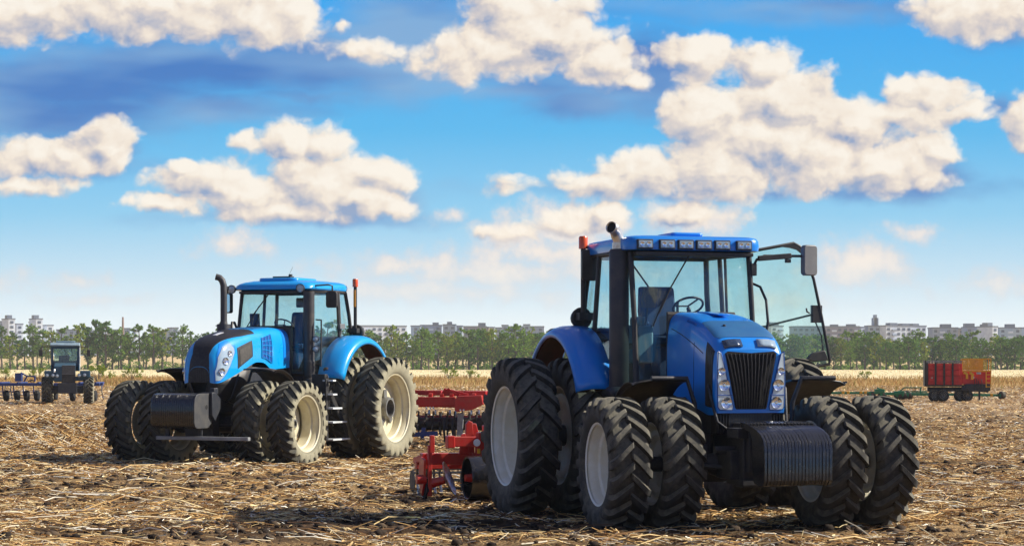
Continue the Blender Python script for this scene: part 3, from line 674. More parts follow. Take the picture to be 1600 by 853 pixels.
# weed bushes standing in the strip
wb = bpy.data.objects.new('weed_bush', None); COL.objects.link(wb)
bt = MB()
cs, rs = [], []
for i in range(16):
    a_ = random.uniform(0, 6.28); q = random.uniform(0.2, 1.1); p1 = (math.cos(a_) * q, math.sin(a_) * q, random.uniform(0.6, 1.5))
    bt.tube([(0, 0, 0), (p1[0] * .5, p1[1] * .5, p1[2] * .6), p1], [0.02, 0.015, 0.008], 4); cs.append(p1); rs.append(random.uniform(.2, .38))
bt.build('stem', bark_m, wb, recalc=False)
Vv, Ff = leafcloud(cs, rs, 900, 0.07); linkmesh('foliage', fastmesh('foliage', Vv, Ff, leaf_ms[2]), wb)
for i, (bx, D, s_, lab) in enumerate([(153, 190, 1.15, 'green and orange weed bush just right of the small far tractor'), (206, 195, 0.95, 'weed bush between the small tractor and the left blue tractor'), (60, 200, 0.95, 'weed bush just left of the small far tractor'),
                                      (8, 205, 0.9, 'weed bush above the navy cultivator at the left edge'), (702, 215, 0.9, 'weed bush in the dry strip above the red cultivator'), (735, 218, 0.75, 'weed bush beside the right blue tractor rear tyre'),
                                      (1352, 215, 0.7, 'low weed bush in the strip behind the green harrow')]):
    o = wb if i == 0 else copy_tree(wb)
    o.location = ((bx - 800) / FPX * D, D, 0); o.scale = (s_,) * 3; o.rotation_euler = (0, 0, i * 1.3)
    tag(o, lab, 'bush', 'weed bushes in the dry strip')

# ------------------------------------------------------------------ far town
BM = {'white': pmat('hazed_white_panel_facade', (0.62, 0.68, 0.76), 0.8, col2=(0.52, 0.58, 0.68), nscale=0.4), 'grey': pmat('hazed_grey_panel_facade', (0.22, 0.29, 0.42), 0.85, col2=(0.24, 0.27, 0.33), nscale=0.4),  # white, grey and brown facades blued to carry the distance haze
      'beige': pmat('beige_facade', (0.55, 0.46, 0.34), 0.8, col2=(0.48, 0.40, 0.30), nscale=0.4), 'brown': pmat('hazed_brown_brick_facade', (0.20, 0.20, 0.28), 0.85, col2=(0.20, 0.19, 0.22), nscale=0.4),
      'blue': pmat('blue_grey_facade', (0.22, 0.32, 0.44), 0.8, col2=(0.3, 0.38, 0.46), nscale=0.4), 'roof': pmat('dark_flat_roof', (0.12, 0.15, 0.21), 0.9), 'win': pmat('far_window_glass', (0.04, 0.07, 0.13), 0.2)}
winme = {}
def window_mesh(wd, ht):
    k = (round(wd, 2), round(ht, 2))
    if k not in winme:
        m_ = MB().box((0, 0, 0), (wd, 0.3, ht)); me = bpy.data.meshes.new('window'); me.from_pydata(m_.v, [], m_.f); me.materials.append(BM['win']); winme[k] = me
    return winme[k]
TG = 'apartment blocks of the far town'
def building(x0, x1, top, D, yaw, fac, label, bumps=(), balc=False, side=14):
    cx = ((x0 + x1) / 2 - 800) / FPX * D; W_ = (x1 - x0) / FPX * D; gz_ = float(height(np.array([cx]), np.array([D]))[0]) - 0.3
    H_ = CAMH + (HORY - top) / FPX * D - gz_; yw = R(yaw); Wd = max(4.0, (W_ - side * abs(math.sin(yw)) * 0.9) / math.cos(yw)) if yaw else W_
    root = thing('apartment_block', label, 'building', (cx, D, gz_), yw, TG)
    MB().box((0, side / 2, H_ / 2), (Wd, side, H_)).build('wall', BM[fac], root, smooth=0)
    MB().box((0, side / 2, H_ + 0.35), (Wd + 0.5, side + 0.5, 0.7)).build('roof', BM['roof'], root, smooth=0)
    for (bx, bw, bh) in bumps:
        MB().box((bx * Wd, side / 2, H_ + 0.7 + bh / 2), (bw * 0.75, 5, bh)).build('lift_house', BM['roof' if bh < 3 else fac], root, smooth=0)
    nfl = int((H_ - 1) / 2.9); ncol = max(1, int(Wd / 3.4)); cnt_ = 0
    stp = Wd / ncol
    me = window_mesh(1.9, 1.5)
    for fl in range(nfl):
        zf = H_ - 1.7 - fl * 2.9
        if fl > 6: break
        for c_ in range(ncol):
            if cnt_ >= 96: break
            if balc and c_ % 4 == 1: continue
            o = bpy.data.objects.new('window', me); COL.objects.link(o); o.parent = root; o.location = (-Wd / 2 + (c_ + .5) * stp, -0.1, zf); cnt_ += 1
    if balc:
        for c_ in range(1, ncol, 4):
            for fl in range(min(nfl, 3)):
                MB().box((-Wd / 2 + (c_ + .5) * stp, -0.7, H_ - 2.3 - fl * 2.9), (2.9, 1.4, 1.15)).build('balcony', BM['white' if fac != 'white' else 'grey'], root, smooth=0)
D = 1250
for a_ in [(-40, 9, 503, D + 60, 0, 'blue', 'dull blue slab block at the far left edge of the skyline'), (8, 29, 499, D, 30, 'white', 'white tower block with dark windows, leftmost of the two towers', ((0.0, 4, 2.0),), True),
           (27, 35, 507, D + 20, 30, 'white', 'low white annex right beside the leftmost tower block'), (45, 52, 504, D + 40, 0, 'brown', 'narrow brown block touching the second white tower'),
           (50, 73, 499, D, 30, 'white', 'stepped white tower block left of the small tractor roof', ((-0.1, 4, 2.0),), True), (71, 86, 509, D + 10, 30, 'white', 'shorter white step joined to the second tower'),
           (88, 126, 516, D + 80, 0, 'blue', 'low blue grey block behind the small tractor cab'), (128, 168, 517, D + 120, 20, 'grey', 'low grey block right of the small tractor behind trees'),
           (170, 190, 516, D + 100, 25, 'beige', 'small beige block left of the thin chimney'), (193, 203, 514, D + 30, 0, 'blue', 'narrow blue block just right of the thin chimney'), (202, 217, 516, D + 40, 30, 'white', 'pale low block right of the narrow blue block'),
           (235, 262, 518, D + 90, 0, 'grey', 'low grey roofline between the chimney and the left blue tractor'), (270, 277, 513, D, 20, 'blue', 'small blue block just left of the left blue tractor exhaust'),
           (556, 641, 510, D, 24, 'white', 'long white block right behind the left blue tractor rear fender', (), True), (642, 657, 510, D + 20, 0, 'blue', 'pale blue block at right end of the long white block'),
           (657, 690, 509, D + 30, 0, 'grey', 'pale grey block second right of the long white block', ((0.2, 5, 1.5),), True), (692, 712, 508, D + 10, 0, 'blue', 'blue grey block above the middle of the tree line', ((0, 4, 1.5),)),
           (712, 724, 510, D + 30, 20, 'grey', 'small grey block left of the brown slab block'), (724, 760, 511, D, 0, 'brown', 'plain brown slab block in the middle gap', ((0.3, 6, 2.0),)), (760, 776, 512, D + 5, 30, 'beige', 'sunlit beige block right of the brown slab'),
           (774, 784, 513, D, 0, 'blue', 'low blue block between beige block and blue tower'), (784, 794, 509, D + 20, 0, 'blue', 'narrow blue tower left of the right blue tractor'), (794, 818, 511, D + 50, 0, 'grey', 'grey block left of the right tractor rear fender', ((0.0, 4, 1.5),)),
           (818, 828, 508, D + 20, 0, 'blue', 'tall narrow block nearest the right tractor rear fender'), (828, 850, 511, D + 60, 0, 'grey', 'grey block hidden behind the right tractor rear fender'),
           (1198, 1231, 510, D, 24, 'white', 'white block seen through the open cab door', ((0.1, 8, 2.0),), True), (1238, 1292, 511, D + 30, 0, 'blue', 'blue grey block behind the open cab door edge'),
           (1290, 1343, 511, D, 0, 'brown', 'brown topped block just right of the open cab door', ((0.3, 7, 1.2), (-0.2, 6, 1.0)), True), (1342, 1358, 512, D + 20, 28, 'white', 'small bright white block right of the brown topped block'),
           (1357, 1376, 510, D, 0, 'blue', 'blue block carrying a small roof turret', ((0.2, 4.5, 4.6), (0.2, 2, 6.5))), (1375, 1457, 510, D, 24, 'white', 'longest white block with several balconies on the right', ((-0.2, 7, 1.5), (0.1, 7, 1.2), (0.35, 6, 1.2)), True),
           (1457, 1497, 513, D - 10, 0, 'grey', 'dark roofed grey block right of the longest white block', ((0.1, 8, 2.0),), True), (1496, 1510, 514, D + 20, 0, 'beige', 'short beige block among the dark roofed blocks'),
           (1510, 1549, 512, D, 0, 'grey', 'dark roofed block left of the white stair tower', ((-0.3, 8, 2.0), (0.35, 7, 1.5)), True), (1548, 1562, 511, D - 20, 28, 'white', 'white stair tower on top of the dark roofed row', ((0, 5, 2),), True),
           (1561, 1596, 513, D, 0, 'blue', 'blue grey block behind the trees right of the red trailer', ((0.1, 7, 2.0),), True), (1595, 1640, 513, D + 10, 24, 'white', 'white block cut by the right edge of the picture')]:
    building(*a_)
MB().tube([(0, 0, 0), (0, 0, 22), (0, 0, 25.5)], [0.9, 0.6, 0.5], 10).build('chimney', pmat('rust_brown_stack', (0.20, 0.12, 0.10), 0.8), smooth=60)
ch = bpy.data.objects['chimney']; ch.location = ((192 - 800) / FPX * 1180, 1180, 2); tag(ch, 'thin tall brown chimney rising above the left trees', 'chimney')
# ------------------------------------------------------------------ wheels
def make_wheel(Rt, wd, rr, hub, tyremat, nl, disc_y=-0.10, rimmat='rim'):
    """one wheel lying on the y axis: disc > rim, tyre (outer face towards +y)"""
    hw_ = wd / 2
    d = MB()
    if hub == 'plain':
        d.lathe([(disc_y + 0.02, 0.0), (disc_y + 0.02, 0.10), (disc_y, 0.11), (disc_y, rr * 0.60), (disc_y - 0.05, rr * 0.72), (disc_y - 0.05, rr - 0.075)], 40)
        for k in range(8):
            a_ = 2 * PI * k / 8; d.lathe([(disc_y + 0.035, 0.0), (disc_y + 0.035, 0.016), (disc_y, 0.016)], 6, (0.17 * math.cos(a_), 0, 0.17 * math.sin(a_)))
    else:
        d.lathe([(disc_y - 0.02, 0.18), (disc_y, 0.30), (disc_y - 0.04, rr * 0.75), (disc_y - 0.04, rr - 0.075)], 40)
    disc = d.build('wheel', M[rimmat], None, 40)
    if hub == 'plain':
        h = MB(); h.lathe([(disc_y + 0.02, 0.09), (disc_y + 0.09, 0.085), (disc_y + 0.09, 0.055), (disc_y + 0.03, 0.05), (disc_y + 0.03, 0.0)], 24)
        h.build('hub', M['hub'], disc, 40)
    else:
        h = MB(); h.lathe([(disc_y, 0.24), (disc_y + 0.10, 0.23), (disc_y + 0.15, 0.215), (disc_y + 0.15, 0.175), (disc_y - 0.14, 0.17)], 32)
        for k in range(5):
            a_ = 2 * PI * k / 5 + 0.3
            h.box((0.30 * math.cos(a_), disc_y + 0.03, 0.30 * math.sin(a_)), (0.16, 0.05, 0.13), (0, -a_, 0))
        h.build('hub', M['hub'], disc, 40)
        h2 = MB(); h2.lathe([(disc_y - 0.12, 0.0), (disc_y - 0.12, 0.172)], 24); h2.build('hub_hole_shade', M['dark'], disc, 0)  # black disc stands in for the shade inside the hub hole
    r = MB(); q = hw_ * 0.80
    r.lathe([(q, rr - 0.005), (q + 0.012, rr + 0.022), (q - 0.005, rr + 0.03), (q - 0.02, rr), (q - 0.045, rr - 0.012), (q - 0.075, rr - 0.03), (q - 0.13, rr - 0.035), (q - 0.15, rr - 0.075), (disc_y, rr - 0.085),
             (-q + 0.14, rr - 0.08), (-q + 0.12, rr - 0.04), (-q + 0.05, rr - 0.02), (-q + 0.01, rr), (-q - 0.012, rr + 0.022), (-q, rr - 0.005)], 64)
    r.build('rim', M[rimmat], disc, 50)
    if True:
        vv_ = MB(); vv_.tube([(rr * 0.86, q - 0.11, 0.05), (rr * 0.80, q - 0.06, 0.05)], 0.012, 6); vv_.build('valve', M['black'], disc)
    # tyre: carcass + lugs
    tb = MB(); c_ = Rt - 0.060
    prof = [(-q, rr + 0.012), (-hw_ * 0.93, rr + 0.05), (-hw_ * 1.02, rr + (c_ - rr) * 0.42), (-hw_ * 1.0, rr + (c_ - rr) * 0.68), (-hw_ * 0.93, c_ - 0.055), (-hw_ * 0.80, c_ - 0.022), (-hw_ * 0.4, c_ - 0.004), (0, c_),
            (hw_ * 0.4, c_ - 0.004), (hw_ * 0.80, c_ - 0.022), (hw_ * 0.93, c_ - 0.055), (hw_ * 1.0, rr + (c_ - rr) * 0.68), (hw_ * 1.02, rr + (c_ - rr) * 0.42), (hw_ * 0.93, rr + 0.05), (q, rr + 0.012)]
    tb.lathe(prof, 80)
    pitch = 2 * PI / nl
    def surf(f, sgn):      # f 0 (centre) .. 1 (shoulder) .. 1.35 (down the side)
        if f <= 1: return sgn * hw_ * 0.97 * f, c_ - 0.004 - 0.040 * f ** 3
        e = f - 1; return sgn * hw_ * (0.97 + 0.05 * min(1, e * 4)), c_ - 0.044 - e * 0.36
    for sgn in (-1, 1):
        for k in range(nl):
            ph0 = pitch * (k + (0.5 if sgn > 0 else 0))
            rows = []
            fs = [-0.07, 0.0, 0.2, 0.4, 0.6, 0.8, 0.95, 1.05, 1.18, 1.30]
            for f in fs:
                yb, rb = surf(abs(f) if f >= 0 else -f, sgn if f >= 0 else -sgn)
                ph = ph0 + 0.30 * (0.82 / Rt) * (1 - max(f, -0.1)) * (wd / 0.5) * (1.0 if f < 1 else 0.35) - (0.0 if f > 0.25 else 0.05 * (0.25 - f))
                wt = (0.034 + 0.014 * f) / Rt * (Rt / 0.85) ** 0.7; wb_ = wt + 0.024 / Rt
                top = Rt - (0.0 if abs(f) < .9 else (abs(f) - .9) * 0.32) - 0.012 * abs(f) ** 2
                if f < 0: top -= 0.012
                if f > 1.25: top = rb + 0.002
                yt = yb * (1.0 if f < 1 else 1.0) + sgn * (0.022 * max(0, min(1, (f - .9) * 4)) if f < 1.25 else 0)
                row = []
                for (dp, rad, yy_) in ((-wb_, rb - 0.008, yb), (-wt, top, yt), (wt, top, yt), (wb_, rb - 0.008, yb)):
                    a_ = ph + dp; row.append((rad * math.cos(a_), yy_, rad * math.sin(a_)))
                rows.append(row)
            tb.grid(rows); o = len(tb.v) - 4 * len(rows)
            tb.f.append((o, o + 1, o + 2, o + 3)); e = o + 4 * (len(rows) - 1); tb.f.append((e + 3, e + 2, e + 1, e))
    ty = tb.build('tyre', tyremat, disc, 32, bevel=0.0)
    return disc
def put_wheels(root, proto, spots):
    """spots: (a, b, z, mirror, spin, steer)"""
    for i, (a_, b_, z_, mir, spin, steer) in enumerate(spots):
        o = proto if i == 0 else copy_tree(proto)
        o.parent = root
        o.location = (a_, b_, z_); o.rotation_mode = 'XYZ'
        o.rotation_euler = (0, spin, steer)
        o.scale = (1, -1 if mir else 1, 1)

# ------------------------------------------------------------------ hood surface
def catmull(keys, a_):
    k = keys
    if a_ <= k[0][0]: return k[0][1:]
    if a_ >= k[-1][0]: return k[-1][1:]
    for i in range(len(k) - 1):
        if k[i][0] <= a_ <= k[i + 1][0]:
            t0 = (a_ - k[i][0]) / (k[i + 1][0] - k[i][0]); h_ = k[i + 1][0] - k[i][0]
            res = []
            for j in range(1, len(k[0])):
                p1, p2 = k[i][j], k[i + 1][j]
                m1 = (p2 - k[i - 1][j]) / (k[i + 1][0] - k[i - 1][0]) if i > 0 else (p2 - p1) / h_
                m2 = (k[i + 2][j] - p1) / (k[i + 2][0] - k[i][0]) if i + 2 < len(k) else (p2 - p1) / h_
                if (p2 - p1) * m1 <= 0: m1 = 0
                if (p2 - p1) * m2 <= 0: m2 = 0
                t2, t3 = t0 * t0, t0 ** 3
                res.append((2 * t3 - 3 * t2 + 1) * p1 + (t3 - 2 * t2 + t0) * h_ * m1 + (-2 * t3 + 3 * t2) * p2 + (t3 - t2) * h_ * m2)
            return res
class Hood:
    """keys: (a, half width, top z, bottom z, exponent)"""
    def __init__(s, keys): s.k = keys
    def pt(s, a_, t_, off=0.0):       # t -1..1 round the section
        w_, zt, zb, n_ = catmull(s.k, a_)
        ph = t_ * PI / 2; sy, sz = math.sin(ph), math.cos(ph)
        f = lambda x: math.copysign(abs(x) ** (2 / n_), x)
        p = Vector((a_, w_ * f(sy), zb + (zt - zb) * f(max(0, sz))))
        if off:
            e = 0.01
            p1 = s.pt(min(a_ + e, s.k[-1][0]), t_); p0 = s.pt(max(a_ - e, s.k[0][0]), t_); q1 = s.pt(a_, min(t_ + .01, 1)); q0 = s.pt(a_, max(t_ - .01, -1))
            nn = (p1 - p0).cross(q1 - q0)
            if nn.length > 1e-9:
                nn.normalize()
                if nn.dot(p - Vector((a_ - 0.25, 0, (zt + zb) / 2))) < 0: nn = -nn
                p = p + nn * off
        return p
    def tz(s, a_, zf):
        n_ = catmull(s.k, a_)[3]; return math.acos(max(0, min(1, zf)) ** (n_ / 2)) * 2 / PI
    def tb(s, a_, bf):
        n_ = catmull(s.k, a_)[3]; return math.copysign(math.asin(min(1, abs(bf)) ** (n_ / 2)) * 2 / PI, bf)
    def shell(s, na=50, nt=48, capend=True):
        a0, a1 = s.k[0][0], s.k[-1][0]
        mb = MB()
        rows = []
        for i in range(na + 1):
            f = i / na; f = 1 - (1 - f) ** 1.25
            rows.append([s.pt(a0 + (a1 - a0) * f, -1 + 2 * j / nt) for j in range(nt + 1)])
        mb.grid(rows)
        o = len(mb.v) - (nt + 1)
        if capend: mb.f.append(tuple(range(o, o + nt + 1)))
        mb.f.append(tuple(reversed(range(0, nt + 1))))
        return mb
    def patch(s, a0, a1, tlo, thi, off=0.006, na=16, nt=8, mb=None):
        mb = mb or MB(); rows, inner = [], []
        for i in range(na + 1):
            a_ = a0 + (a1 - a0) * i / na; lo, hi = tlo(a_), thi(a_)
            rows.append([s.pt(a_, lo + (hi - lo) * j / nt, off) for j in range(nt + 1)])
            inner.append([s.pt(a_, lo + (hi - lo) * j / nt, -0.012) for j in range(nt + 1)])
        mb.grid(rows)
        ring = lambda g: [g[0][j] for j in range(nt + 1)] + [g[i][nt] for i in range(1, na + 1)] + [g[na][j] for j in range(nt - 1, -1, -1)] + [g[i][0] for i in range(na - 1, 0, -1)]
        r1, r2 = ring(rows), ring(inner)
        mb.grid([r1, r2], close=True)
        return mb

def interp(pts):
    xs_, ys_ = zip(*sorted(pts))
    return lambda a_: float(np.interp(a_, xs_, ys_))

def rrect(a0, a1, hw_, r, n=5, taper=0.0):
    """rounded rectangle outline in (a, b)"""
    out = []
    for (ca, cb, st, w_) in ((a1 - r, hw_ - r, 0, 1), (a0 + r, hw_ - r - taper, 90, 1), (a0 + r, -hw_ + r + taper, 180, 1), (a1 - r, -hw_ + r, 270, 1)):
        for k in range(n + 1):
            t_ = R(st + 90 * k / n); out.append((ca + r * math.cos(t_), cb + r * math.sin(t_)))
    return out

def lamp_round(c, r, parent, d=(1, 0, 0), name='work_light'):
    q = Vector(d).to_track_quat('X', 'Z').to_matrix()
    mb = MB(); mb.lathe([(-0.06, r * 0.5), (-0.03, r * 1.0), (0.02, r * 1.1), (0.025, r * 0.98)], 20, axis='x')
    mb.v = [tuple(q @ Vector(p) + Vector(c)) for p in mb.v]
    h = mb.build(name, M['black'], parent, 40)
    mb = MB(); mb.lathe([(0.012, r * 0.99), (0.026, r * 0.6), (0.032, 0.0)], 20, axis='x'); mb.v = [tuple(q @ Vector(p) + Vector(c)) for p in mb.v]
    mb.build('lens', M['lampglass'], h, 60)

def fender(root, cen_a, cen_z, rad, b0, b1, ang0, ang1, mat, th=0.04, lip=0.16, sgn=1, name='rear_fender', ry=1.0):
    """curved mudguard over a wheel; b0 inner side, b1 outer side"""
    rows = []
    n = 22
    for i in range(n + 1):
        a_ = R(ang0 + (ang1 - ang0) * i / n)
        def P_(b_, dr): return (cen_a + (rad + dr) * math.cos(a_), sgn * b_, cen_z + (rad + dr) * ry * math.sin(a_))
        wo_ = b1
        rows.append([P_(b0, 0.0), P_(b0 + (wo_ - b0) * .35, 0.012), P_(b0 + (wo_ - b0) * .65, 0.005), P_(wo_ - 0.09, -0.02), P_(wo_ - 0.03, -0.055), P_(wo_, -lip * 0.7), P_(wo_ - 0.005, -lip)])
    mb = MB().grid(rows)
    return mb.build(name, mat, root, 60, solid=th)

def cab(root, fb, ft, bb, bt, rb, rt, glass, zlow, open_side=None, zdoor=1.25):
    """posts given as (a, b, z) for the +b side: front bottom/top, door post bottom/top, rear bottom/top"""
    mir = lambda p: (p[0], -p[1], p[2])
    fr = MB()
    for sg in (1, -1):
        g = (lambda p: p) if sg > 0 else mir
        mid = lambda p, q, f, o=0.0: tuple(np.array(p) * (1 - f) + np.array(q) * f + np.array([o, 0, 0]))
        fr.tube([g(fb), g(mid(fb, ft, .5, 0.03)), g(ft)], [0.042, 0.036, 0.04], 8)
        fr.tube([g(bb), g(mid(bb, bt, .5)), g(bt)], 0.035, 8)
        fr.tube([g(rb), g(mid(rb, rt, .5, -0.03)), g(rt)], 0.04, 8)
        fr.tube([g(ft), g(bt), g(rt)], 0.035, 8)
        fr.tube([g(fb), g((bb[0] + 0.55, bb[1], zdoor)), g((bb[0], bb[1], bb[2]))], 0.03, 8)
    fr.tube([mir(ft), ft], 0.045, 8); fr.tube([mir(rt), rt], 0.045, 8); fr.tube([mir(rb), rb], 0.04, 8); fr.tube([mir(fb), fb], 0.04, 8)
    f = fr.build('cab_frame', M['black'], root, 50)
    lo = MB()
    lo.prism([(fb[0] - 0.02, fb[2]), (fb[0] - 0.02, zlow + 0.15), (fb[0] - 0.2, zlow), (rb[0], zlow), (rb[0], rb[2] - 0.02), (bb[0] - 0.1, bb[2] - .05), (bb[0] + 0.5, zdoor - 0.02)], 'y', -fb[1] + 0.04, fb[1] - 0.04)
    lo.build('cab_floor', M['chassis'], root, 30)
    # windscreen, slightly bowed
    rows = []
    for i in range(7):
        s_ = i / 6; p = np.array(fb) * (1 - s_) + np.array(ft) * s_
        rows.append([(p[0] + 0.08 * (1 - (2 * j / 8 - 1) ** 2) + 0.03 * 4 * s_ * (1 - s_), p[1] * (1 - 2 * j / 8), p[2]) for j in range(9)])
    MB().grid(rows).build('windscreen', glass, root, 60, solid=0.006)
    for sg in (1, -1):
        g = (lambda p: p) if sg > 0 else mir
        if open_side != sg:
            MB().poly([g(fb), g((fb[0] - 0.12, fb[1] + 0.03, zdoor + 0.06)), g((bb[0] + 0.52, bb[1] - 0.02, zdoor + 0.03)), g(bb), g(bt), g(ft)], 0.006).build('side_window', glass, root, 0)
        MB().poly([g(bb), g(rb), g(rt), g(bt)], 0.006).build('quarter_window', glass, root, 0)
    MB().poly([mir(rb), rb, rt, mir(rt)], 0.006).build('rear_window', glass, root, 0)
    return f

def interior(root, a0, floor, bs=0.0, wheel_b=0.0):
    s_ = MB(); s_.prism([(a0 - 0.1, floor + 0.42), (a0 + 0.42, floor + 0.46), (a0 + 0.46, floor + 0.56), (a0 - 0.05, floor + 0.56)], 'y', bs - 0.26, bs + 0.26)
    s_.box((a0 + 0.15, bs, floor + 0.22), (0.3, 0.3, 0.42))
    seat = s_.build('seat', M['seat'], root, 30, bevel=0.03)
    b_ = MB(); b_.prism([(a0 - 0.16, floor + 0.52), (a0 - 0.02, floor + 0.55), (a0 - 0.08, floor + 0.95), (a0 - 0.14, floor + 1.22), (a0 - 0.24, floor + 1.24), (a0 - 0.26, floor + 0.9)], 'y', bs - 0.25, bs + 0.25)
    for sg in (1, -1): b_.box((a0 + 0.12, bs + sg * 0.31, floor + 0.74), (0.36, 0.09, 0.07))
    b_.build('seat_back', M['seat'], root, 50, bevel=0.055)
    c_ = MB(); c_.prism([(a0 + 0.78, floor), (a0 + 1.0, floor), (a0 + 0.98, floor + 0.62), (a0 + 0.78, floor + 0.78), (a0 + 0.72, floor + 0.7)], 'y', wheel_b - 0.13, wheel_b + 0.13)
    c_.tube([(a0 + 0.82, wheel_b, floor + 0.7), (a0 + 0.70, wheel_b, floor + 0.93)], 0.03, 8)
    con = c_.build('steering_column', M['black'], root, 30, bevel=0.02)
    wmb = MB(); q = Vector((-0.55, 0, 0.83)).to_track_quat('Z', 'X').to_matrix(); cw = Vector((a0 + 0.69, wheel_b, floor + 0.95))
    ring = [tuple(q @ Vector((0.20 * math.cos(2 * PI * k / 28), 0.20 * math.sin(2 * PI * k / 28), 0)) + cw) for k in range(29)]
    wmb.tube(ring, 0.016, 8, cap=False)
    for k in range(3): wmb.tube([tuple(cw), tuple(q @ Vector((0.2 * math.cos(2.1 * k + .5), 0.2 * math.sin(2.1 * k + .5), 0)) + cw)], 0.012, 6)
    wmb.build('steering_wheel', M['black'], root, 60)
    d_ = MB(); d_.box((a0 + 0.35, bs - 0.52, floor + 0.45), (0.8, 0.28, 0.5)); d_.box((a0 + 0.5, bs - 0.5, floor + 0.75), (0.4, 0.12, 0.12))
    d_.build('side_console', M['cabtrim'], root, 30, bevel=0.03)
    m_ = MB(); m_.box((a0 + 0.95, bs - 0.52, floor + 1.05), (0.06, 0.2, 0.26), (0, 0.2, 0.3)); m_.tube([(a0 + .8, bs - .52, floor + .7), (a0 + .94, bs - .52, floor + 1.0)], 0.015, 6)
    m_.build('monitor', M['black'], root, 30)

def mirror(root, c, wd, ht, arm, d=(1, 0, 0), shell='black'):
    q = Vector(d).to_track_quat('X', 'Z').to_matrix()
    mb = MB(); prof = rrect(-ht / 2, ht / 2, wd / 2, min(wd, ht) * 0.22)
    mb.prism([(p[1], p[0]) for p in prof], 'x', -0.04, 0.045); mb.v = [tuple(q @ Vector(p) + Vector(c)) for p in mb.v]
    h = mb.build('mirror', M[shell], root, 30, bevel=0.012)
    mb = MB(); prof = rrect(-ht / 2 + .025, ht / 2 - .025, wd / 2 - .02, min(wd, ht) * 0.18); mb.prism([(p[1], p[0]) for p in prof], 'x', -0.044, -0.041); mb.v = [tuple(q @ Vector(p) + Vector(c)) for p in mb.v]
    mb.build('mirror_glass', M['mirror'], h, 0)
    mb = MB(); mb.tube(arm, 0.018, 8); mb.build('mirror_arm', M['black'], h, 60)

def beacon(root, base, top, r, strip=False):
    a_, b_ = base[0], base[1]
    mb = MB().tube([base, (a_, b_, top - 0.22 if not strip else top - 0.6)], 0.036, 10); mb.tube([(a_, b_, top - .62 if strip else top - 0.25), (a_, b_, top - 0.16)], 0.036, 10)
    mb.box((a_ - 0.03, b_ * 0.98, base[2] + 0.04), (0.28, 0.22, 0.10))
    mb.lathe([(-0.12, 0.0), (-0.12, 0.13), (-0.02, 0.15), (0.0, 0.13), (0.0, 0)], 16, (a_ - 0.05, b_, base[2] + 0.02), 'x')
    p = mb.build('beacon_pole', M['black'], root, 40)
    l_ = MB().lathe([(0, 0), (0.0, r), (0.15, r), (0.17, r * 0.8), (0.175, 0)], 18, (a_, b_, top - 0.175), 'z'); l_.build('beacon_light', M['orange'], p, 40)
    if strip:
        MB().box((a_ + 0.036, b_, top - 0.42), (0.012, 0.045, 0.36)).build('amber_strip', M['amber'], p, 0)

def chassis_common(root, W_, halff, halfr, zf, zr, hubr):
    c_ = MB()
    c_.box((1.2, 0, 0.95), (3.0, 0.62, 0.62)); c_.box((0.1, 0, zr), (0.9, 0.8, 0.75)); c_.box((2.6, 0, 1.15), (1.2, 0.55, 0.5)); c_.box((1.3, 0, 0.62), (1.6, 0.45, 0.25))
    c_.box((W_, 0, zf + 0.28), (1.1, 0.46, 0.42)); c_.box((W_ + 0.55, 0, zf + 0.05), (0.25, 0.62, 0.62))
    c_.tube([(0.5, 0.5, 0.75), (1.2, 0.55, 0.72), (1.6, 0.5, 0.85)], 0.10, 10); c_.tube([(0.5, -0.5, 0.75), (1.2, -0.55, 0.72), (1.6, -0.5, 0.85)], 0.10, 10)
    for s_ in (-1, 1):
        c_.box((0.2, s_ * 0.55, 1.3), (0.7, 0.2, 0.35)); c_.tube([(W_ + .1, s_ * .2, zf + .35), (W_ + .2, s_ * .45, zf + .5), (W_ + .05, s_ * .5, zf + .9), (W_ - .3, s_ * .35, zf + 1.1)], 0.022, 6)
        c_.tube([(W_ + .3, s_ * .15, zf - .05), (W_ + .12, s_ * .75, zf - .02)], 0.03, 8)
    c_.build('chassis', M['chassis'], root, 30, bevel=0.02)
    a_ = MB()
    a_.tube([(W_, -halff, zf), (W_, -0.55, zf), (W_, -0.3, zf - .02), (W_, 0.3, zf - .02), (W_, 0.55, zf), (W_, halff, zf)], [0.085, 0.10, 0.17, 0.17, 0.10, 0.085], 14)
    for s_ in (-1, 1):
        a_.lathe([(s_ * 0.62, 0.0), (s_ * 0.62, 0.19), (s_ * 0.80, 0.20), (s_ * 0.92, 0.15), (s_ * 1.0, 0.15)], 20, (W_, 0, zf)); a_.box((W_, s_ * 0.62, zf + 0.02), (0.22, 0.18, 0.42))
    a_.build('front_axle', M['chassis'], root, 40)
    r_ = MB(); r_.tube([(0, -halfr, zr), (0, -0.8, zr), (0, -0.45, zr), (0, 0.45, zr), (0, 0.8, zr), (0, halfr, zr)], [hubr, hubr, 0.26, 0.26, hubr, hubr], 16); r_.build('rear_axle', M['chassis'], root, 40)

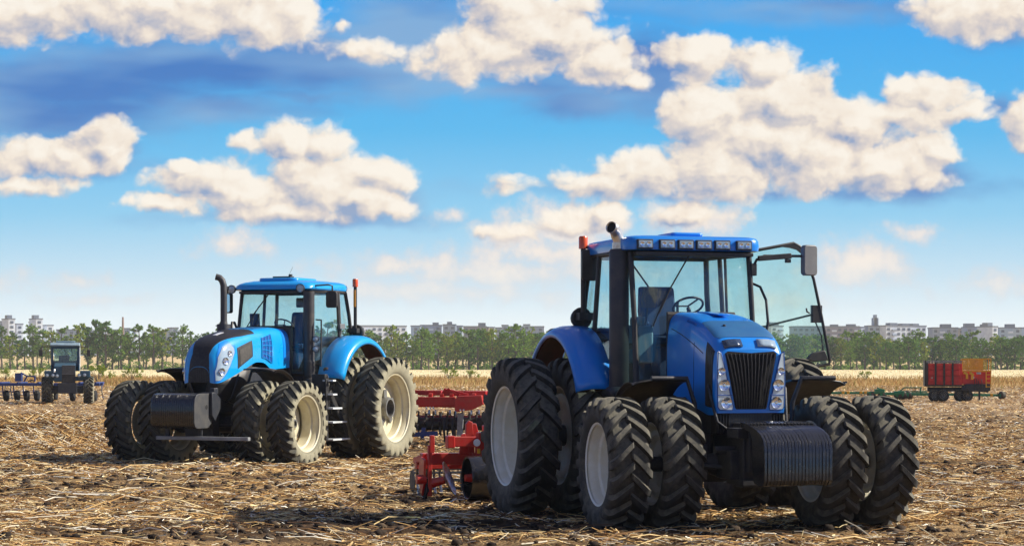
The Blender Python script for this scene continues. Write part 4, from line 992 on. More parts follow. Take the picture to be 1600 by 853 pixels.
# ================================================================== right blue tractor
TA = thing('tractor', 'large blue tractor on the right with its glass door open and six roof lamps', 'tractor', (1.96, 27.95, 0.0), R(-90 + 16.5), 'big blue tractors with dual wheels')
chassis_common(TA, 3.05, 1.62, 1.85, 0.78, 1.02, 0.14)
wr = make_wheel(1.035, 0.52, 0.635, 'plain', M['rubber'], 22, disc_y=-0.13)
put_wheels(TA, wr, [(0, -1.93, 1.02, True, 0.1, 0), (0, 1.93, 1.02, False, 0.25, 0), (0, -1.19, 1.02, False, 0.18, 0), (0, 1.19, 1.02, True, 0.05, 0)])
wf = make_wheel(0.80, 0.48, 0.475, 'plain', M['rubber'], 20, disc_y=-0.08)
put_wheels(TA, wf, [(3.05, -1.69, 0.785, True, 0.12, R(-2)), (3.05, 1.72, 0.785, False, 0.2, R(-2)), (3.05, -1.02, 0.785, False, 0.0, R(-2)), (3.05, 1.05, 0.785, True, 0.27, R(-2))])
# hood
HA = Hood([(1.62, 0.47, 2.63, 1.62, 7), (2.0, 0.475, 2.60, 1.56, 7), (2.4, 0.475, 2.535, 1.48, 7), (2.8, 0.47, 2.43, 1.40, 7), (3.0, 0.468, 2.345, 1.36, 7), (3.12, 0.462, 2.26, 1.36, 6.5), (3.19, 0.448, 2.18, 1.37, 6), (3.215, 0.43, 2.14, 1.385, 6)])
ho = HA.shell(60, 64).build('hood', M['blue'], TA, 35)
fx = 3.215
def faceplate(pts, name, mat, d=0.012, x0=fx, par=ho, bevel=0.0):
    return MB().prism(pts, 'x', x0 - 0.02, x0 + d).build(name, mat, par, 30, bevel=bevel)
gr = faceplate([(-.335, 2.10), (-.30, 2.125), (0, 2.105), (.30, 2.125), (.335, 2.10), (.30, 1.93), (.245, 1.66), (.205, 1.45), (.19, 1.43), (-.19, 1.43), (-.205, 1.45), (-.245, 1.66), (-.30, 1.93)], 'grille', M['dark'], 0.004)
gb = MB()
for k in range(13):
    f = -1 + 2 * k / 12
    gb.prism([(0, 0), (0.022, 0), (0.022, 1), (0, 1)], 'y', 0, 1) if False else None
    rows = [(fx + 0.008, f * 0.185, 1.435), (fx + 0.03, f * 0.20, 1.55), (fx + 0.034, f * 0.235, 1.75), (fx + 0.03, f * 0.285, 1.98), (fx + 0.006, f * 0.315, 2.10)]
    gb.tube(rows, 0.0085, 6)
gb.build('grille_bar', M['grille'], gr, 50)
for sg in (-1, 1):
    pts = [(sg * .425, 2.12), (sg * .39, 2.10), (sg * .345, 1.93), (sg * .285, 1.66), (sg * .235, 1.46), (sg * .245, 1.42), (sg * .405, 1.425), (sg * .43, 1.46), (sg * .437, 1.8)]
    hl = faceplate(pts, 'headlight', M['lamp_in_shade'], 0.016)
    for (zc, r_, bc) in ((1.51, 0.066, 0.325), (1.72, 0.066, 0.352), (1.885, 0.044, 0.385)):
        MB().lathe([(0.014, r_ * 1.12), (0.030, r_ * 1.05), (0.022, r_ * 0.85), (0.017, r_ * 0.3), (0.026, r_ * 0.2), (0.026, 0)], 24, (fx, sg * bc, zc), 'x').build('lamp_reflector', M['reflector'], hl, 50)
    fr_ = MB(); loop = [(fx + 0.012, p[0] * 1.0, p[1]) for p in pts]; fr_.tube(loop + [loop[0]], 0.007, 6, cap=False); fr_.tube([(fx + .018, sg * .25, 1.60), (fx + .018, sg * .435, 1.60)], 0.006, 6); fr_.build('lamp_trim', M['deepblue'], hl, 50)
    # position lamp on the brow, dark lens on one side only
    MB().grid([[HA.pt(a_, HA.tb(a_, sg * t_), 0.012) for t_ in (0.22, 0.40, 0.58, 0.74)] for a_ in (3.12, 3.145, 3.17, 3.192)]).build('position_lamp', M['lampdark'] if sg < 0 else M['lampglass'], ho, 60, solid=0.02)
    # vertical side grille
    def tz(z_):   # t for a given height near the nose
        return z_
    sgb = HA.patch(2.93, 3.13, lambda a_: sg * HA.tz(a_, 0.86), lambda a_: sg * HA.tz(a_, 0.10), 0.006, 8, 14)
    s_ = sgb.build('side_grille', M['grille'], ho, 40)
    mb = MB()
    for k in range(5): mb.tube([HA.pt(2.95 + k * 0.04, sg * HA.tz(3.0, zf_), 0.010) for zf_ in (0.84, 0.6, 0.35, 0.12)], 0.006, 5)
    mb.build('grille_bar', M['black'], s_, 40)
hatch = HA.patch(2.55, 3.075, interp([(2.55, -0.26), (2.8, -0.33), (3.0, -0.36), (3.075, -0.24)]), interp([(2.55, 0.26), (2.8, 0.33), (3.0, 0.36), (3.075, 0.24)]), 0.005, 16, 12).build('top_hatch', M['hatch'], ho, 40)
MB().lathe([(0, 0.02), (0.02, 0.018), (0.022, 0)], 12, HA.pt(2.80, -0.02, 0.004), 'z').build('latch', M['black'], hatch, 40)
vb = MB()
for k in range(9): vb.bar(HA.pt(2.2 + k * 0.035, -0.36, 0.004), HA.pt(2.2 + k * 0.035, -0.44, 0.004), 0.014, 0.008)
vb.build('vent_slot', M['deepblue'], ho, 0)
for sg in (-1, 1):
    sm = MB(); sm.tube([HA.pt(1.75 + k * 0.12, sg * HA.tz(1.75 + k * .12, 0.80 - 0.012 * k), 0.001) for k in range(10)], 0.005, 5); sm.tube([HA.pt(2.55, sg * HA.tz(2.55, f_), 0.001) for f_ in (0.75, .5, .3, .1)], 0.004, 5); sm.build('panel_seam', M['dark'], ho, 40)
MB().box((2.02, 0, 2.605), (0.7, 0.16, 0.02), (0, 0.07, 0)).build('hood_rib', M['blue'], ho, 30, bevel=0.01)
# black surround between hood and windscreen
MB().prism([(1.60, 1.6), (1.64, 1.6), (1.64, 2.60), (1.60, 2.635), (1.58, 2.635), (1.57, 1.7)], 'y', -0.468, 0.468).build('rear_seal', M['black'], ho, 30, bevel=0.02)
# lower ribbed guard under the nose
lg = MB().box((3.10, 0, 1.255), (0.16, 0.87, 0.24)).build('lower_guard', M['dark'], TA, 0)
gb = MB()
for k in range(24): gb.box((3.187, -0.42 + k * 0.0365, 1.255), (0.03, 0.016, 0.23))
gb.build('guard_rib', M['grille'], lg, 0)
# front carrier and side frames
fc = MB(); fc.box((2.45, 0, 1.28), (1.1, 0.7, 0.32)); fc.box((3.45, 0, 0.95), (0.75, 0.55, 0.50)); fc.box((3.62, -0.16, 1.16), (0.34, 0.50, 0.12)); fc.box((3.35, -0.30, 0.78), (0.45, 0.22, 0.34)); fc.box((3.30, 0.28, 0.72), (0.35, 0.18, 0.30))
fc.box((3.55, 0, 0.58), (0.5, 0.7, 0.07)); fc.tube([(3.4, -.55, .95), (3.4, .55, .95)], 0.05, 10); fc.tube([(3.78, -.33, 1.15), (3.70, -.33, 1.15)], 0.05, 10)
for s_ in (-1, 1): fc.tube([(2.3, s_ * .5, 1.55), (2.5, s_ * .56, 1.35), (2.55, s_ * .5, 0.95), (2.9, s_ * .42, .85)], 0.03, 8)
fc.build('front_carrier', M['chassis'], TA, 30, bevel=0.02)
wt = MB(); prof = [(3.76, 1.30), (4.02, 1.265), (4.22, 1.22), (4.36, 1.165), (4.44, 1.09), (4.475, 0.99), (4.47, 0.64), (4.43, 0.585), (4.3, 0.57), (4.16, 0.60), (4.12, 0.75), (4.10, 1.10), (4.04, 1.18), (3.76, 1.23)]
for k in range(20):
    b0 = -0.37 + k * 0.0425; gp = random.choice([0.0012, 0.0016, 0.002, 0.004]); dz = random.uniform(-0.003, 0.003); dx = random.uniform(-0.003, 0.003)
    wt.prism([(p[0] + dx, p[1] + dz) for p in prof], 'y', b0 + gp, b0 + 0.0425 - gp)
wo_ = wt.build('front_weight', M['weight'], TA, 25, bevel=0.004)
sl = MB()
for k in range(19): sl.box((4.0, -0.3275 + k * 0.0425, 1.272), (0.05, 0.022, 0.02), (0, 0.12, 0))
sl.build('weight_slot', M['dark'], wo_, 0)
# cab
fb, ft, bb, bt, rb, rt = (1.42, 0.81, 1.74), (1.22, 0.82, 3.40), (0.10, 0.93, 2.35), (0.12, 0.86, 3.42), (-0.42, 0.93, 2.42), (-0.32, 0.84, 3.42)
cab(TA, fb, ft, bb, bt, rb, rt, M['glass'], 1.45, open_side=1)
interior(TA, 0.15, 1.78, 0.0, 0.12)
rf = MB(); lev = [(3.425, -0.04), (3.435, 0.0), (3.50, 0.006), (3.565, -0.004), (3.59, -0.025), (3.605, -0.08), (3.615, -0.24)]
rows = []
for z_, o_ in lev:
    rows.append([(p[0], p[1], z_ + (0.02 * (1 - (p[1] / .95) ** 2) if z_ > 3.58 else 0)) for p in rrect(-0.42 - o_, 1.42 + o_, 0.93 + o_, 0.17 + max(o_, -0.1) * 0.6, 6, taper=0.03)])
rf.grid(rows, close=True); n_ = len(rows[0]); rf.f.append(tuple(range(n_))); o_ = len(rf.v) - n_; rf.f.append(tuple(range(o_, o_ + n_)))
roof = rf.build('roof', M['blue'], TA, 40)
MB().prism(rrect(0.55, 1.15, 0.22, 0.06), 'z', 3.625, 3.675).build('roof_cap', M['blue'], roof, 30, bevel=0.02)
MB().box((1.30, 0, 3.385), (0.22, 1.62, 0.05)).build('visor', M['black'], roof, 0, bevel=0.01)
for b_ in (-0.70, -0.40, -0.145, 0.105, 0.36, 0.66):
    hb = MB().box((1.432, b_, 3.50), (0.05, 0.215, 0.125)).build('work_light', M['black'], roof, 0, bevel=0.008)
    MB().box((1.455, b_, 3.50), (0.018, 0.185, 0.09)).build('lens', M['lampglass'], hb, 0, bevel=0.005)
    [MB().lathe([(1.464, 0.035), (1.470, 0.03), (1.466, 0)], 14, (0, b_ + q_, 3.50), 'x').build('lamp_reflector', M['reflector'], hb, 40) for q_ in (-0.045, 0.045)]
# wipers and rear struts
wp = MB(); wp.tube([(1.33, -0.05, 3.38), (1.44, -0.35, 2.95), (1.47, -0.52, 2.62)], 0.010, 6); wp.tube([(1.46, -0.60, 2.45), (1.46, -0.45, 2.80)], 0.009, 6); wp.build('wiper', M['black'], TA, 60)
st_ = MB(); st_.tube([(-0.33, -0.25, 3.35), (-0.40, 0.35, 2.6)], 0.012, 6); st_.box((-0.40, 0.45, 2.62), (0.03, 0.03, 0.4)); st_.build('rear_wiper', M['black'], TA, 60)
# exhaust
ex = MB(); ex.tube([(1.08, -0.925, 1.58), (1.08, -0.925, 1.64), (1.08, -0.925, 3.42), (1.08, -0.925, 3.45)], [0.11, 0.128, 0.128, 0.110], 28)
ex.box((1.0, -0.86, 3.28), (0.10, 0.22, 0.05)); ex.box((1.0, -0.84, 2.2), (0.10, 0.25, 0.08)); ex.box((1.02, -0.84, 3.36), (0.06, 0.06, 0.2))
exo = ex.build('exhaust', M['muffler'], TA, 40)
tp = MB(); tp.tube([(1.08, -0.925, 3.44), (1.08, -0.925, 3.56), (1.082, -0.955, 3.62), (1.10, -0.975, 3.675), (1.135, -1.02, 3.71), (1.175, -1.07, 3.725)], [0.074, 0.074, 0.074, 0.074, 0.074, 0.074], 20, cap=False)
tp.tube([(1.08, -0.925, 3.44), (1.08, -0.925, 3.53)], 0.086, 20); tpo = tp.build('tail_pipe', M['chrome'], exo, 50, solid=0.006)
MB().lathe([(0, 0.0), (0.001, 0.066)], 20, (0, 0, 0), 'x').build('pipe_mouth', M['dark'], tpo, 0)
pm = bpy.data.objects['pipe_mouth']; pm.location = (1.160, -1.052, 3.720); pm.rotation_euler = Vector((0.6, -0.75, 0.25)).to_track_quat('X', 'Z').to_euler()
# tank and steps by the exhaust foot
tk = MB(); tk.box((0.75, -0.80, 1.20), (1.1, 0.42, 0.62)); tk.box((1.05, -0.95, 1.60), (0.42, 0.30, 0.16)); tk.build('fuel_tank', M['chassis'], TA, 30, bevel=0.06)
tk = MB(); tk.box((0.75, 0.80, 1.20), (1.1, 0.42, 0.62)); tk.build('side_tank', M['chassis'], TA, 30, bevel=0.06)
# fenders
for sg in (-1, 1):
    f_ = fender(TA, -0.20, 1.16, 1.30, 0.97, 1.44, 22, 146, M['blue'], 0.03, 0.13, sg)
    li = fender(f_, -0.20, 1.16, 1.27, 0.99, 1.40, 26, 144, M['underred'], 0.01, 0.10, sg, 'fender_liner')
    ff = fender(TA, 2.90, 0.86, 0.91, 0.68, 1.42, 90, 148, M['grille'], 0.025, 0.03, sg, 'front_fender')
    MB().tube([(3.0, sg * 0.62, 0.95), (3.0, sg * 0.64, 1.5), (3.02, sg * 0.75, 1.80), (3.02, sg * 1.2, 1.80)], 0.03, 8).build('fender_stay', M['chassis'], ff, 50)
MB().lathe([(2.47, 0.10), (2.50, 0.10), (2.53, 0.06), (2.54, 0)], 16, (-0.62, -1.25, -0.08), 'z').build('tail_lamp', M['black'], TA, 40)
beacon(TA, (-0.30, -0.95, 2.57), 3.70, 0.062)
mirror(TA, (-0.20, -0.90, 3.30), 0.21, 0.42, [(-0.25, -0.93, 3.42), (-0.28, -0.86, 3.42)], (1, -0.15, 0))
mirror(TA, (1.30, 1.64, 3.33), 0.22, 0.40, [(1.27, 0.84, 3.20), (1.30, 0.90, 3.33), (1.30, 1.0, 3.38), (1.31, 1.66, 3.385), (1.31, 1.68, 3.36)], (1, 0.25, 0), 'mirrorback')
mm = MB(); mm.bar((1.30, 0.92, 3.345), (1.31, 1.38, 3.385), 0.05, 0.07); mm.box((1.30, 1.34, 3.32), (0.06, 0.07, 0.05)); mm.box((1.27, 0.86, 3.2), (0.08, 0.08, 0.16)); mm.build('mirror_bracket', M['black'], TA, 0, bevel=0.008)
# open door: hinged on the rear post, swung straight out
dA = 0.02
dpts = [(0.98, 3.42), (1.31, 3.50), (2.0, 3.63), (2.09, 3.59), (2.20, 3.40), (2.30, 3.14), (2.42, 2.62), (2.545, 2.02), (2.53, 1.965), (2.0, 1.885), (1.83, 1.99), (1.5, 2.2), (1.02, 2.32)]
do = MB(); loop = [(dA, p[0], p[1]) for p in dpts]; do.tube(loop + [loop[0]], 0.022, 8, cap=False); do.prism([(1.75, 3.585), (2.0, 3.63), (2.09, 3.59), (2.17, 3.45), (2.05, 3.54), (1.95, 3.565)], 'x', dA - .02, dA + .02)
door = do.build('open_door', M['black'], TA, 50)
MB().poly([(dA, p[0], p[1]) for p in dpts], 0.006, (1, 0, 0)).build('door_glass', M['doorglass'], door, 0)
dh = MB(); dh.tube([(dA - .02, 1.05, 2.36), (dA - .03, 2.33, 2.66)], 0.016, 8); dh.box((dA - .02, 2.35, 2.66), (0.07, 0.15, 0.24)); dh.tube([(dA, 2.24, 2.67), (dA, 2.20, 2.69), (dA, 2.19, 2.74)], 0.014, 6)
dh.tube([(dA - .01, 2.33, 2.55), (dA - .01, 2.42, 2.36), (dA - .01, 2.45, 2.12)], 0.012, 6)
dh.build('door_latch', M['black'], door, 40, bevel=0.008)
MB().prism([(2.18, 2.03), (2.28, 2.12), (2.46, 2.16), (2.515, 2.02), (2.3, 2.0)], 'x', dA - 0.05, dA + 0.03).build('door_pocket', M['black'], door, 30, bevel=0.01)
gh = MB(); gh.tube([(1.10, 0.86, 2.98), (1.12, 0.93, 3.02), (1.18, 1.0, 2.98), (1.26, 1.05, 2.80), (1.30, 1.06, 2.5), (1.30, 1.02, 2.34)], 0.018, 8); gh.tube([(1.28, 0.78, 2.05), (1.5, 0.95, 1.85), (1.55, 1.08, 1.78)], 0.016, 8)
gh.build('grab_handle', M['black'], TA, 60)

# ================================================================== left blue tractor
TB = thing('tractor', 'sunlit blue tractor on the left with a black stripe over its rounded nose', 'tractor', (-4.45, 43.79, 0.0), R(-90 - 22.5), 'big blue tractors with dual wheels')
chassis_common(TB, 3.5, 1.70, 1.90, 0.80, 1.05, 0.15)
wr = make_wheel(1.06, 0.55, 0.69, 'star', M['rubber2'], 24, disc_y=-0.04, rimmat='rim_sunlit')
put_wheels(TB, wr, [(0, 1.97, 1.04, False, 0.1, 0), (0, -1.97, 1.04, True, 0.25, 0), (0, 1.22, 1.04, True, 0.18, 0), (0, -1.22, 1.04, False, 0.05, 0)])
wf = make_wheel(0.825, 0.52, 0.53, 'plain', M['rubber2'], 22, disc_y=-0.13, rimmat='rim_sunlit')
put_wheels(TB, wf, [(3.5, 1.78, 0.81, False, 0.12, 0), (3.5, -1.84, 0.81, True, 0.2, 0), (3.5, 1.03, 0.81, True, 0.0, 0), (3.5, -1.06, 0.81, False, 0.27, 0)])
HB = Hood([(1.45, 0.50, 2.68, 1.88, 5), (1.9, 0.50, 2.70, 1.86, 5), (2.2, 0.50, 2.69, 1.84, 5), (2.5, 0.50, 2.67, 1.97, 5), (2.8, 0.49, 2.64, 1.99, 4.6), (3.2, 0.48, 2.58, 1.87, 4.2), (3.6, 0.465, 2.50, 1.74, 4), (3.85, 0.445, 2.41, 1.66, 3.8), (4.0, 0.415, 2.31, 1.61, 3.5), (4.08, 0.38, 2.20, 1.585, 3.2), (4.13, 0.34, 2.10, 1.58, 3.0), (4.16, 0.29, 1.99, 1.585, 2.8), (4.17, 0.24, 1.90, 1.60, 2.7)])
hob = HB.shell(110, 72).build('hood', M['sunlit_blue'], TB, 50)
strp = interp([(2.78, 0.86), (3.2, 0.80), (3.6, 0.70), (3.9, 0.58), (4.02, 0.52), (4.10, 0.50), (4.14, 0.60), (4.16, 0.80), (4.169, 0.97)])
HB.patch(2.78, 4.169, lambda a_: HB.tb(a_, -strp(a_)), lambda a_: HB.tb(a_, strp(a_)), 0.007, 60, 24).build('nose_stripe', M['grille'], hob, 50)
ce = [HB.pt(4.17, -1 + 2 * k / 30) for k in range(31)]; MB().prism([(p.y * 1.0, p.z) for p in ce], 'x', 4.166, 4.176).build('nose_grille', M['grille'], hob, 60)
ng = MB(); [ng.tube([(4.178, b_, 1.62), (4.178, b_, 1.86)], 0.006, 5) for b_ in (-.15, -.1, -.05, 0, .05, .1, .15)]; ng.build('grille_bar', M['black'], hob, 40)
bd = MB(); bd.grid([[HB.pt(a_, HB.tb(a_, t_), 0.014) for t_ in (-0.10, 0.0, 0.08)] for a_ in (3.30, 3.42, 3.58)]); bd.build('badge', M['badge'], hob, 0, solid=0.008)
HB.patch(2.05, 2.62, lambda a_: HB.tb(a_, -0.6), lambda a_: HB.tb(a_, 0.6), 0.006, 8, 16).build('top_hatch', M['hatch'], hob, 40)
for sg in (-1, 1):
    def side(zl, zh): return (lambda a_: sg * HB.tz(a_, zh(a_))), (lambda a_: sg * HB.tz(a_, zl(a_)))
    zl, zh = interp([(3.60, 0.60), (3.75, 0.36), (3.9, 0.18), (4.05, 0.07), (4.135, 0.10)]), interp([(3.60, 0.68), (3.70, 0.84), (3.9, 0.86), (4.05, 0.74), (4.135, 0.42)])
    l_, h_ = side(zl, zh)
    hl = HB.patch(3.61, 4.13, l_, h_, 0.014, 26, 14).build('headlight', M['lampglass'], hob, 50)
    l_, h_ = side(lambda a_: zl(a_) - 0.06, lambda a_: min(0.97, zh(a_) + 0.09))
    md = HB.patch(3.55, 4.148, l_, h_, 0.006, 26, 14).build('headlight_surround', M['blue'], hob, 50)
    for (aa, zf, r_) in ((3.77, 0.62, 0.055), (3.91, 0.50, 0.07), (4.02, 0.30, 0.07)):
        tt = HB.tz(aa, zf); c0 = HB.pt(aa, sg * tt, 0.014); nn = (HB.pt(aa, sg * tt, 0.05) - c0).normalized(); q = nn.to_track_quat('X', 'Z').to_matrix()
        m_ = MB().lathe([(0.0, r_ * 1.1), (0.02, r_), (0.008, r_ * 0.7), (0.004, r_ * .3), (0.014, r_ * .25), (0.014, 0)], 18, axis='x'); m_.v = [tuple(q @ Vector(p) + c0) for p in m_.v]; m_.build('lamp_reflector', M['reflector'], hl, 50)
    l_, h_ = side(interp([(2.95, 0.22), (3.5, 0.12)]), interp([(2.95, 0.70), (3.5, 0.66)]))
    pz = HB.patch(2.95, 3.5, l_, h_, 0.008, 14, 12).build('side_mesh_panel', M['black'], hob, 40)
    l_, h_ = side(interp([(3.0, 0.27), (3.43, 0.18)]), interp([(3.0, 0.64), (3.43, 0.58)]))
    HB.patch(3.0, 3.43, l_, h_, 0.015, 12, 10).build('mesh_insert', M['meshpanel'], pz, 40)
    vl, vh = interp([(2.2, 0.16), (2.6, 0.14)]), interp([(2.2, 0.84), (2.6, 0.72)])
    l_, h_ = side(vl, vh)
    vt = HB.patch(2.2, 2.6, l_, h_, 0.006, 10, 10).build('side_vent', M['deepblue'], hob, 40)
    vz = lambda aa, f: sg * HB.tz(aa, vl(aa) * (1 - f) + vh(aa) * f)
    gv = MB()
    for i in range(4):
        aa = 2.2 + 0.4 * i / 3; gv.tube([HB.pt(aa, vz(aa, j / 5), 0.012) for j in range(6)], 0.010, 5)
    for j in range(6):
        gv.tube([HB.pt(2.2 + 0.4 * i / 4, vz(2.2 + 0.4 * i / 4, j / 5), 0.012) for i in range(5)], 0.009, 5)
    gv.build('vent_grid', M['sunlit_blue'], vt, 40)
    HB.patch(1.46, 1.72, lambda a_: sg * 0.25, lambda a_: sg * 0.99, 0.007, 6, 16).build('rear_hood_panel', M['blue'], hob, 40)
    # black belly shell
    rows = []
    for (a_, w1, z1, w2, z2) in ((4.16, .22, 1.62, .13, 1.40), (4.0, .40, 1.63, .24, 1.34), (3.8, .43, 1.69, .30, 1.28), (3.5, .455, 1.77, .34, 1.20), (3.2, .465, 1.87, .36, 1.15), (2.95, .47, 1.95, .36, 1.12)):
        rows.append([(a_, sg * w1, z1), (a_, sg * (w1 * .6 + w2 * .4) * 1.01, (z1 + z2) / 2 + .06), (a_, sg * w2, z2), (a_ - 0.02, 0, z2 - 0.03)])
    MB().grid(rows).build('belly_panel', M['black'], hob, 50, solid=0.02)
MB().prism([(1.42, 1.7), (1.47, 1.7), (1.47, 2.68), (1.40, 2.74), (1.34, 2.74), (1.34, 1.7)], 'y', -0.515, 0.515).build('rear_seal', M['black'], hob, 30, bevel=0.02)
# weights and bar
wt = MB(); prof = [(4.50, 1.40), (4.95, 1.40), (5.05, 1.38), (5.12, 1.31), (5.15, 1.2), (5.15, 0.86), (5.12, 0.78), (5.04, 0.74), (4.68, 0.74), (4.52, 0.84)]
for k in range(20):
    b0 = -0.47 + k * 0.047; dz = random.uniform(-0.005, 0.005)
    wt.prism([(p[0], p[1] + dz) for p in prof], 'y', b0 + 0.0035, b0 + 0.0435)
wo_ = wt.build('front_weight', M['weight'], TB, 25, bevel=0.006)
pl = MB().prism([(p[0] + (0.01 if p[0] > 4.8 else -0.01), p[1]) for p in prof], 'y', 0.475, 0.495); pl.build('weight_end_plate', M['endplate'], wo_, 30, bevel=0.006)
MB().lathe([(0.497, 0), (0.499, 0.045)], 16, (4.72, 0, 1.14)).build('plate_hole', M['dark'], wo_, 0)
fc = MB(); fc.box((4.25, 0, 0.98), (0.7, 0.5, 0.5)); fc.prism([(4.5, 1.42), (4.62, 1.42), (4.62, 0.98), (4.5, 0.86), (4.30, 1.1), (4.30, 1.3)], 'y', 0.30, 0.56); fc.box((4.45, 0.50, 1.44), (0.16, 0.1, 0.12)); fc.box((4.62, 0.30, 0.66), (0.05, 0.09, 0.26)); fc.box((4.62, -0.42, 0.66), (0.05, 0.09, 0.26))
fc.build('front_carrier', M['chassis'], TB, 30, bevel=0.015)
MB().box((4.70, 0.40, 0.545), (0.10, 2.02, 0.07)).build('cross_bar', M['grey'], TB, 0, bevel=0.01)
bf = MB(); bf.box((3.3, 0, 1.3), (1.2, 0.6, 0.6)); bf.box((2.2, 0, 1.6), (1.6, 0.8, 0.6)); bf.build('engine_block', M['chassis'], TB, 30, bevel=0.03)
# cab
fb, ft, bb, bt, rb, rt = (1.34, 0.83, 1.76), (1.12, 0.80, 3.44), (0.05, 0.92, 2.35), (0.05, 0.86, 3.46), (-0.50, 0.92, 2.50), (-0.40, 0.82, 3.46)
cab(TB, fb, ft, bb, bt, rb, rt, M['glass'], 1.45, zdoor=1.62)
interior(TB, 0.05, 1.82, -0.05, -0.02)
rf = MB(); lev = [(3.47, -0.05), (3.49, 0.0), (3.54, 0.012), (3.59, -0.005), (3.625, -0.06), (3.645, -0.14), (3.655, -0.28)]
rows = []
for z_, o_ in lev:
    rows.append([(p[0], p[1], z_ + (0.05 * (1 - (p[1] / .95) ** 2) if z_ > 3.58 else 0) - (0.05 * max(0, (p[0] - 0.9) / 0.5) if z_ > 3.5 else 0)) for p in rrect(-0.55 - o_, 1.38 + o_, 0.90 + o_, 0.24 + max(o_, -0.1) * 0.6, 6, taper=0.02)])
rf.grid(rows, close=True); n_ = len(rows[0]); rf.f.append(tuple(range(n_))); o_ = len(rf.v) - n_; rf.f.append(tuple(range(o_, o_ + n_)))
roof = rf.build('roof', M['sunlit_blue'], TB, 50)
pan = MB().prism(rrect(0.1, 1.12, 0.46, 0.16), 'z', 3.66, 3.735).build('roof_panel', M['sunlit_blue'], roof, 40, bevel=0.03)
an = MB(); an.box((0.72, -0.05, 3.76), (0.16, 0.42, 0.035)); an.box((0.72, 0.12, 3.79), (0.06, 0.06, 0.06)); an.tube([(0.7, 0.05, 3.76), (0.62, 0.12, 3.98)], 0.004, 4); an.build('antenna', M['black'], roof, 0, bevel=0.005)
MB().box((1.25, 0, 3.43), (0.2, 1.5, 0.05)).build('visor', M['black'], roof, 0, bevel=0.01)
lamp_round((1.40, 0.72, 3.50), 0.085, roof, (1, 0.1, -0.1)); lamp_round((1.32, -0.93, 3.50), 0.085, roof, (1, -0.1, -0.1))
lb = MB(); lb.tube([(1.2, -0.80, 3.5), (1.25, -1.08, 3.52)], 0.03, 8); lb.box((1.25, -1.10, 3.52), (0.08, 0.08, 0.10)); lb.build('lamp_bracket', M['black'], roof, 30)
wp = MB(); wp.tube([(1.22, -0.10, 3.42), (1.36, -0.42, 2.95)], 0.014, 6); wp.tube([(1.33, -0.28, 3.15), (1.42, -0.60, 2.60)], 0.011, 6); wp.build('wiper', M['black'], TB, 60)
MB().box((0.9, 0.48, 3.22), (0.05, 0.26, 0.20)).build('inner_mirror', M['black'], TB, 30, bevel=0.03)
# big black stack on the left front post, with ribbed foot
ex = MB(); ex.tube([(1.30, 0.86, 2.05), (1.30, 0.86, 3.30), (1.30, 0.86, 3.44)], [0.115, 0.115, 0.115], 26)
exo = ex.build('air_stack', M['muffler'], TB, 40)
fo = MB().lathe([(1.66, 0.12)] + [(1.70 + 0.04 * k, 0.135 if k % 2 else 0.118) for k in range(9)] + [(2.06, 0.115)], 26, (1.30, 0.86, 0), 'z'); fo.build('bellows', M['black'], exo, 50)
fo = MB(); fo.tube([(1.30, 0.86, 1.68), (1.28, 0.90, 1.50), (1.22, 1.02, 1.25)], [0.13, 0.16, 0.19], 18); fo.box((0.98, 0.95, 1.15), (0.75, 0.42, 0.85)); fo.tube([(1.05, 1.0, 1.55), (1.0, 1.12, 1.85)], [0.07, 0.07], 14); fo.lathe([(0, 0.085), (0.06, 0.085), (0.06, 0)], 16, (1.0, 1.12, 1.83), 'z')
fo.build('air_cleaner_box', M['black'], TB, 40, bevel=0.05)
# chimney exhaust behind the hood
et = MB(); et.tube([(2.25, -0.58, 2.5), (2.25, -0.58, 3.35), (2.25, -0.585, 3.55), (2.26, -0.61, 3.64), (2.28, -0.66, 3.70), (2.31, -0.73, 3.72)], [0.068, 0.068, 0.068, 0.068, 0.066, 0.066], 16)
et.lathe([(2.45, 0.0), (2.45, 0.14), (2.76, 0.14), (2.76, 0.08), (2.82, 0.07)], 20, (2.25, -0.58, 0), 'z'); et.build('exhaust', M['muffler'], TB, 50)
MB().tube([(1.55, -0.70, 2.72), (1.75, -0.62, 2.80), (1.92, -0.58, 2.80), (1.97, -0.56, 2.62)], 0.028, 8).build('hand_rail', M['black'], TB, 60)
# small lamps on the post
for zz, aa in ((2.46, 1.38), (2.26, 1.38)): lamp_round((aa, 1.06, zz), 0.062, TB, (1, 0.5, 0))
sb = MB(); sb.tube([(1.25, 1.12, 2.85), (1.27, 1.12, 1.9)], 0.018, 6); sb.tube([(1.25, 1.12, 2.85), (1.22, 0.98, 2.86)], 0.016, 6); sb.tube([(1.27, 1.12, 1.95), (1.22, 0.98, 1.95)], 0.016, 6); sb.build('lamp_stalk', M['black'], TB, 50)
# fenders
for sg in (-1, 1):
    f_ = fender(TB, -0.12, 1.22, 1.31, 0.96, 1.50, 20, 158, M['sunlit_blue'], 0.03, 0.16, sg)
    fender(f_, -0.12, 1.22, 1.28, 0.98, 1.46, 26, 156, M['underred'], 0.01, 0.10, sg, 'fender_liner')
    ff = fender(TB, 3.42, 0.90, 0.96, 0.64, 1.34, 80, 150, M['black'], 0.025, 0.03, sg, 'front_fender')
    MB().tube([(3.45, sg * 0.62, 0.95), (3.45, sg * 0.64, 1.5), (3.45, sg * 0.75, 1.82), (3.45, sg * 1.2, 1.82)], 0.03, 8).build('fender_stay', M['chassis'], ff, 50)
MB().lathe([(0, 0.10), (0.05, 0.10), (0.09, 0.06), (0.10, 0)], 16, (-1.0, 1.2, 2.25), 'z').build('tail_lamp', M['black'], TB, 40)
beacon(TB, (-0.48, 1.02, 2.62), 3.76, 0.06, strip=True)
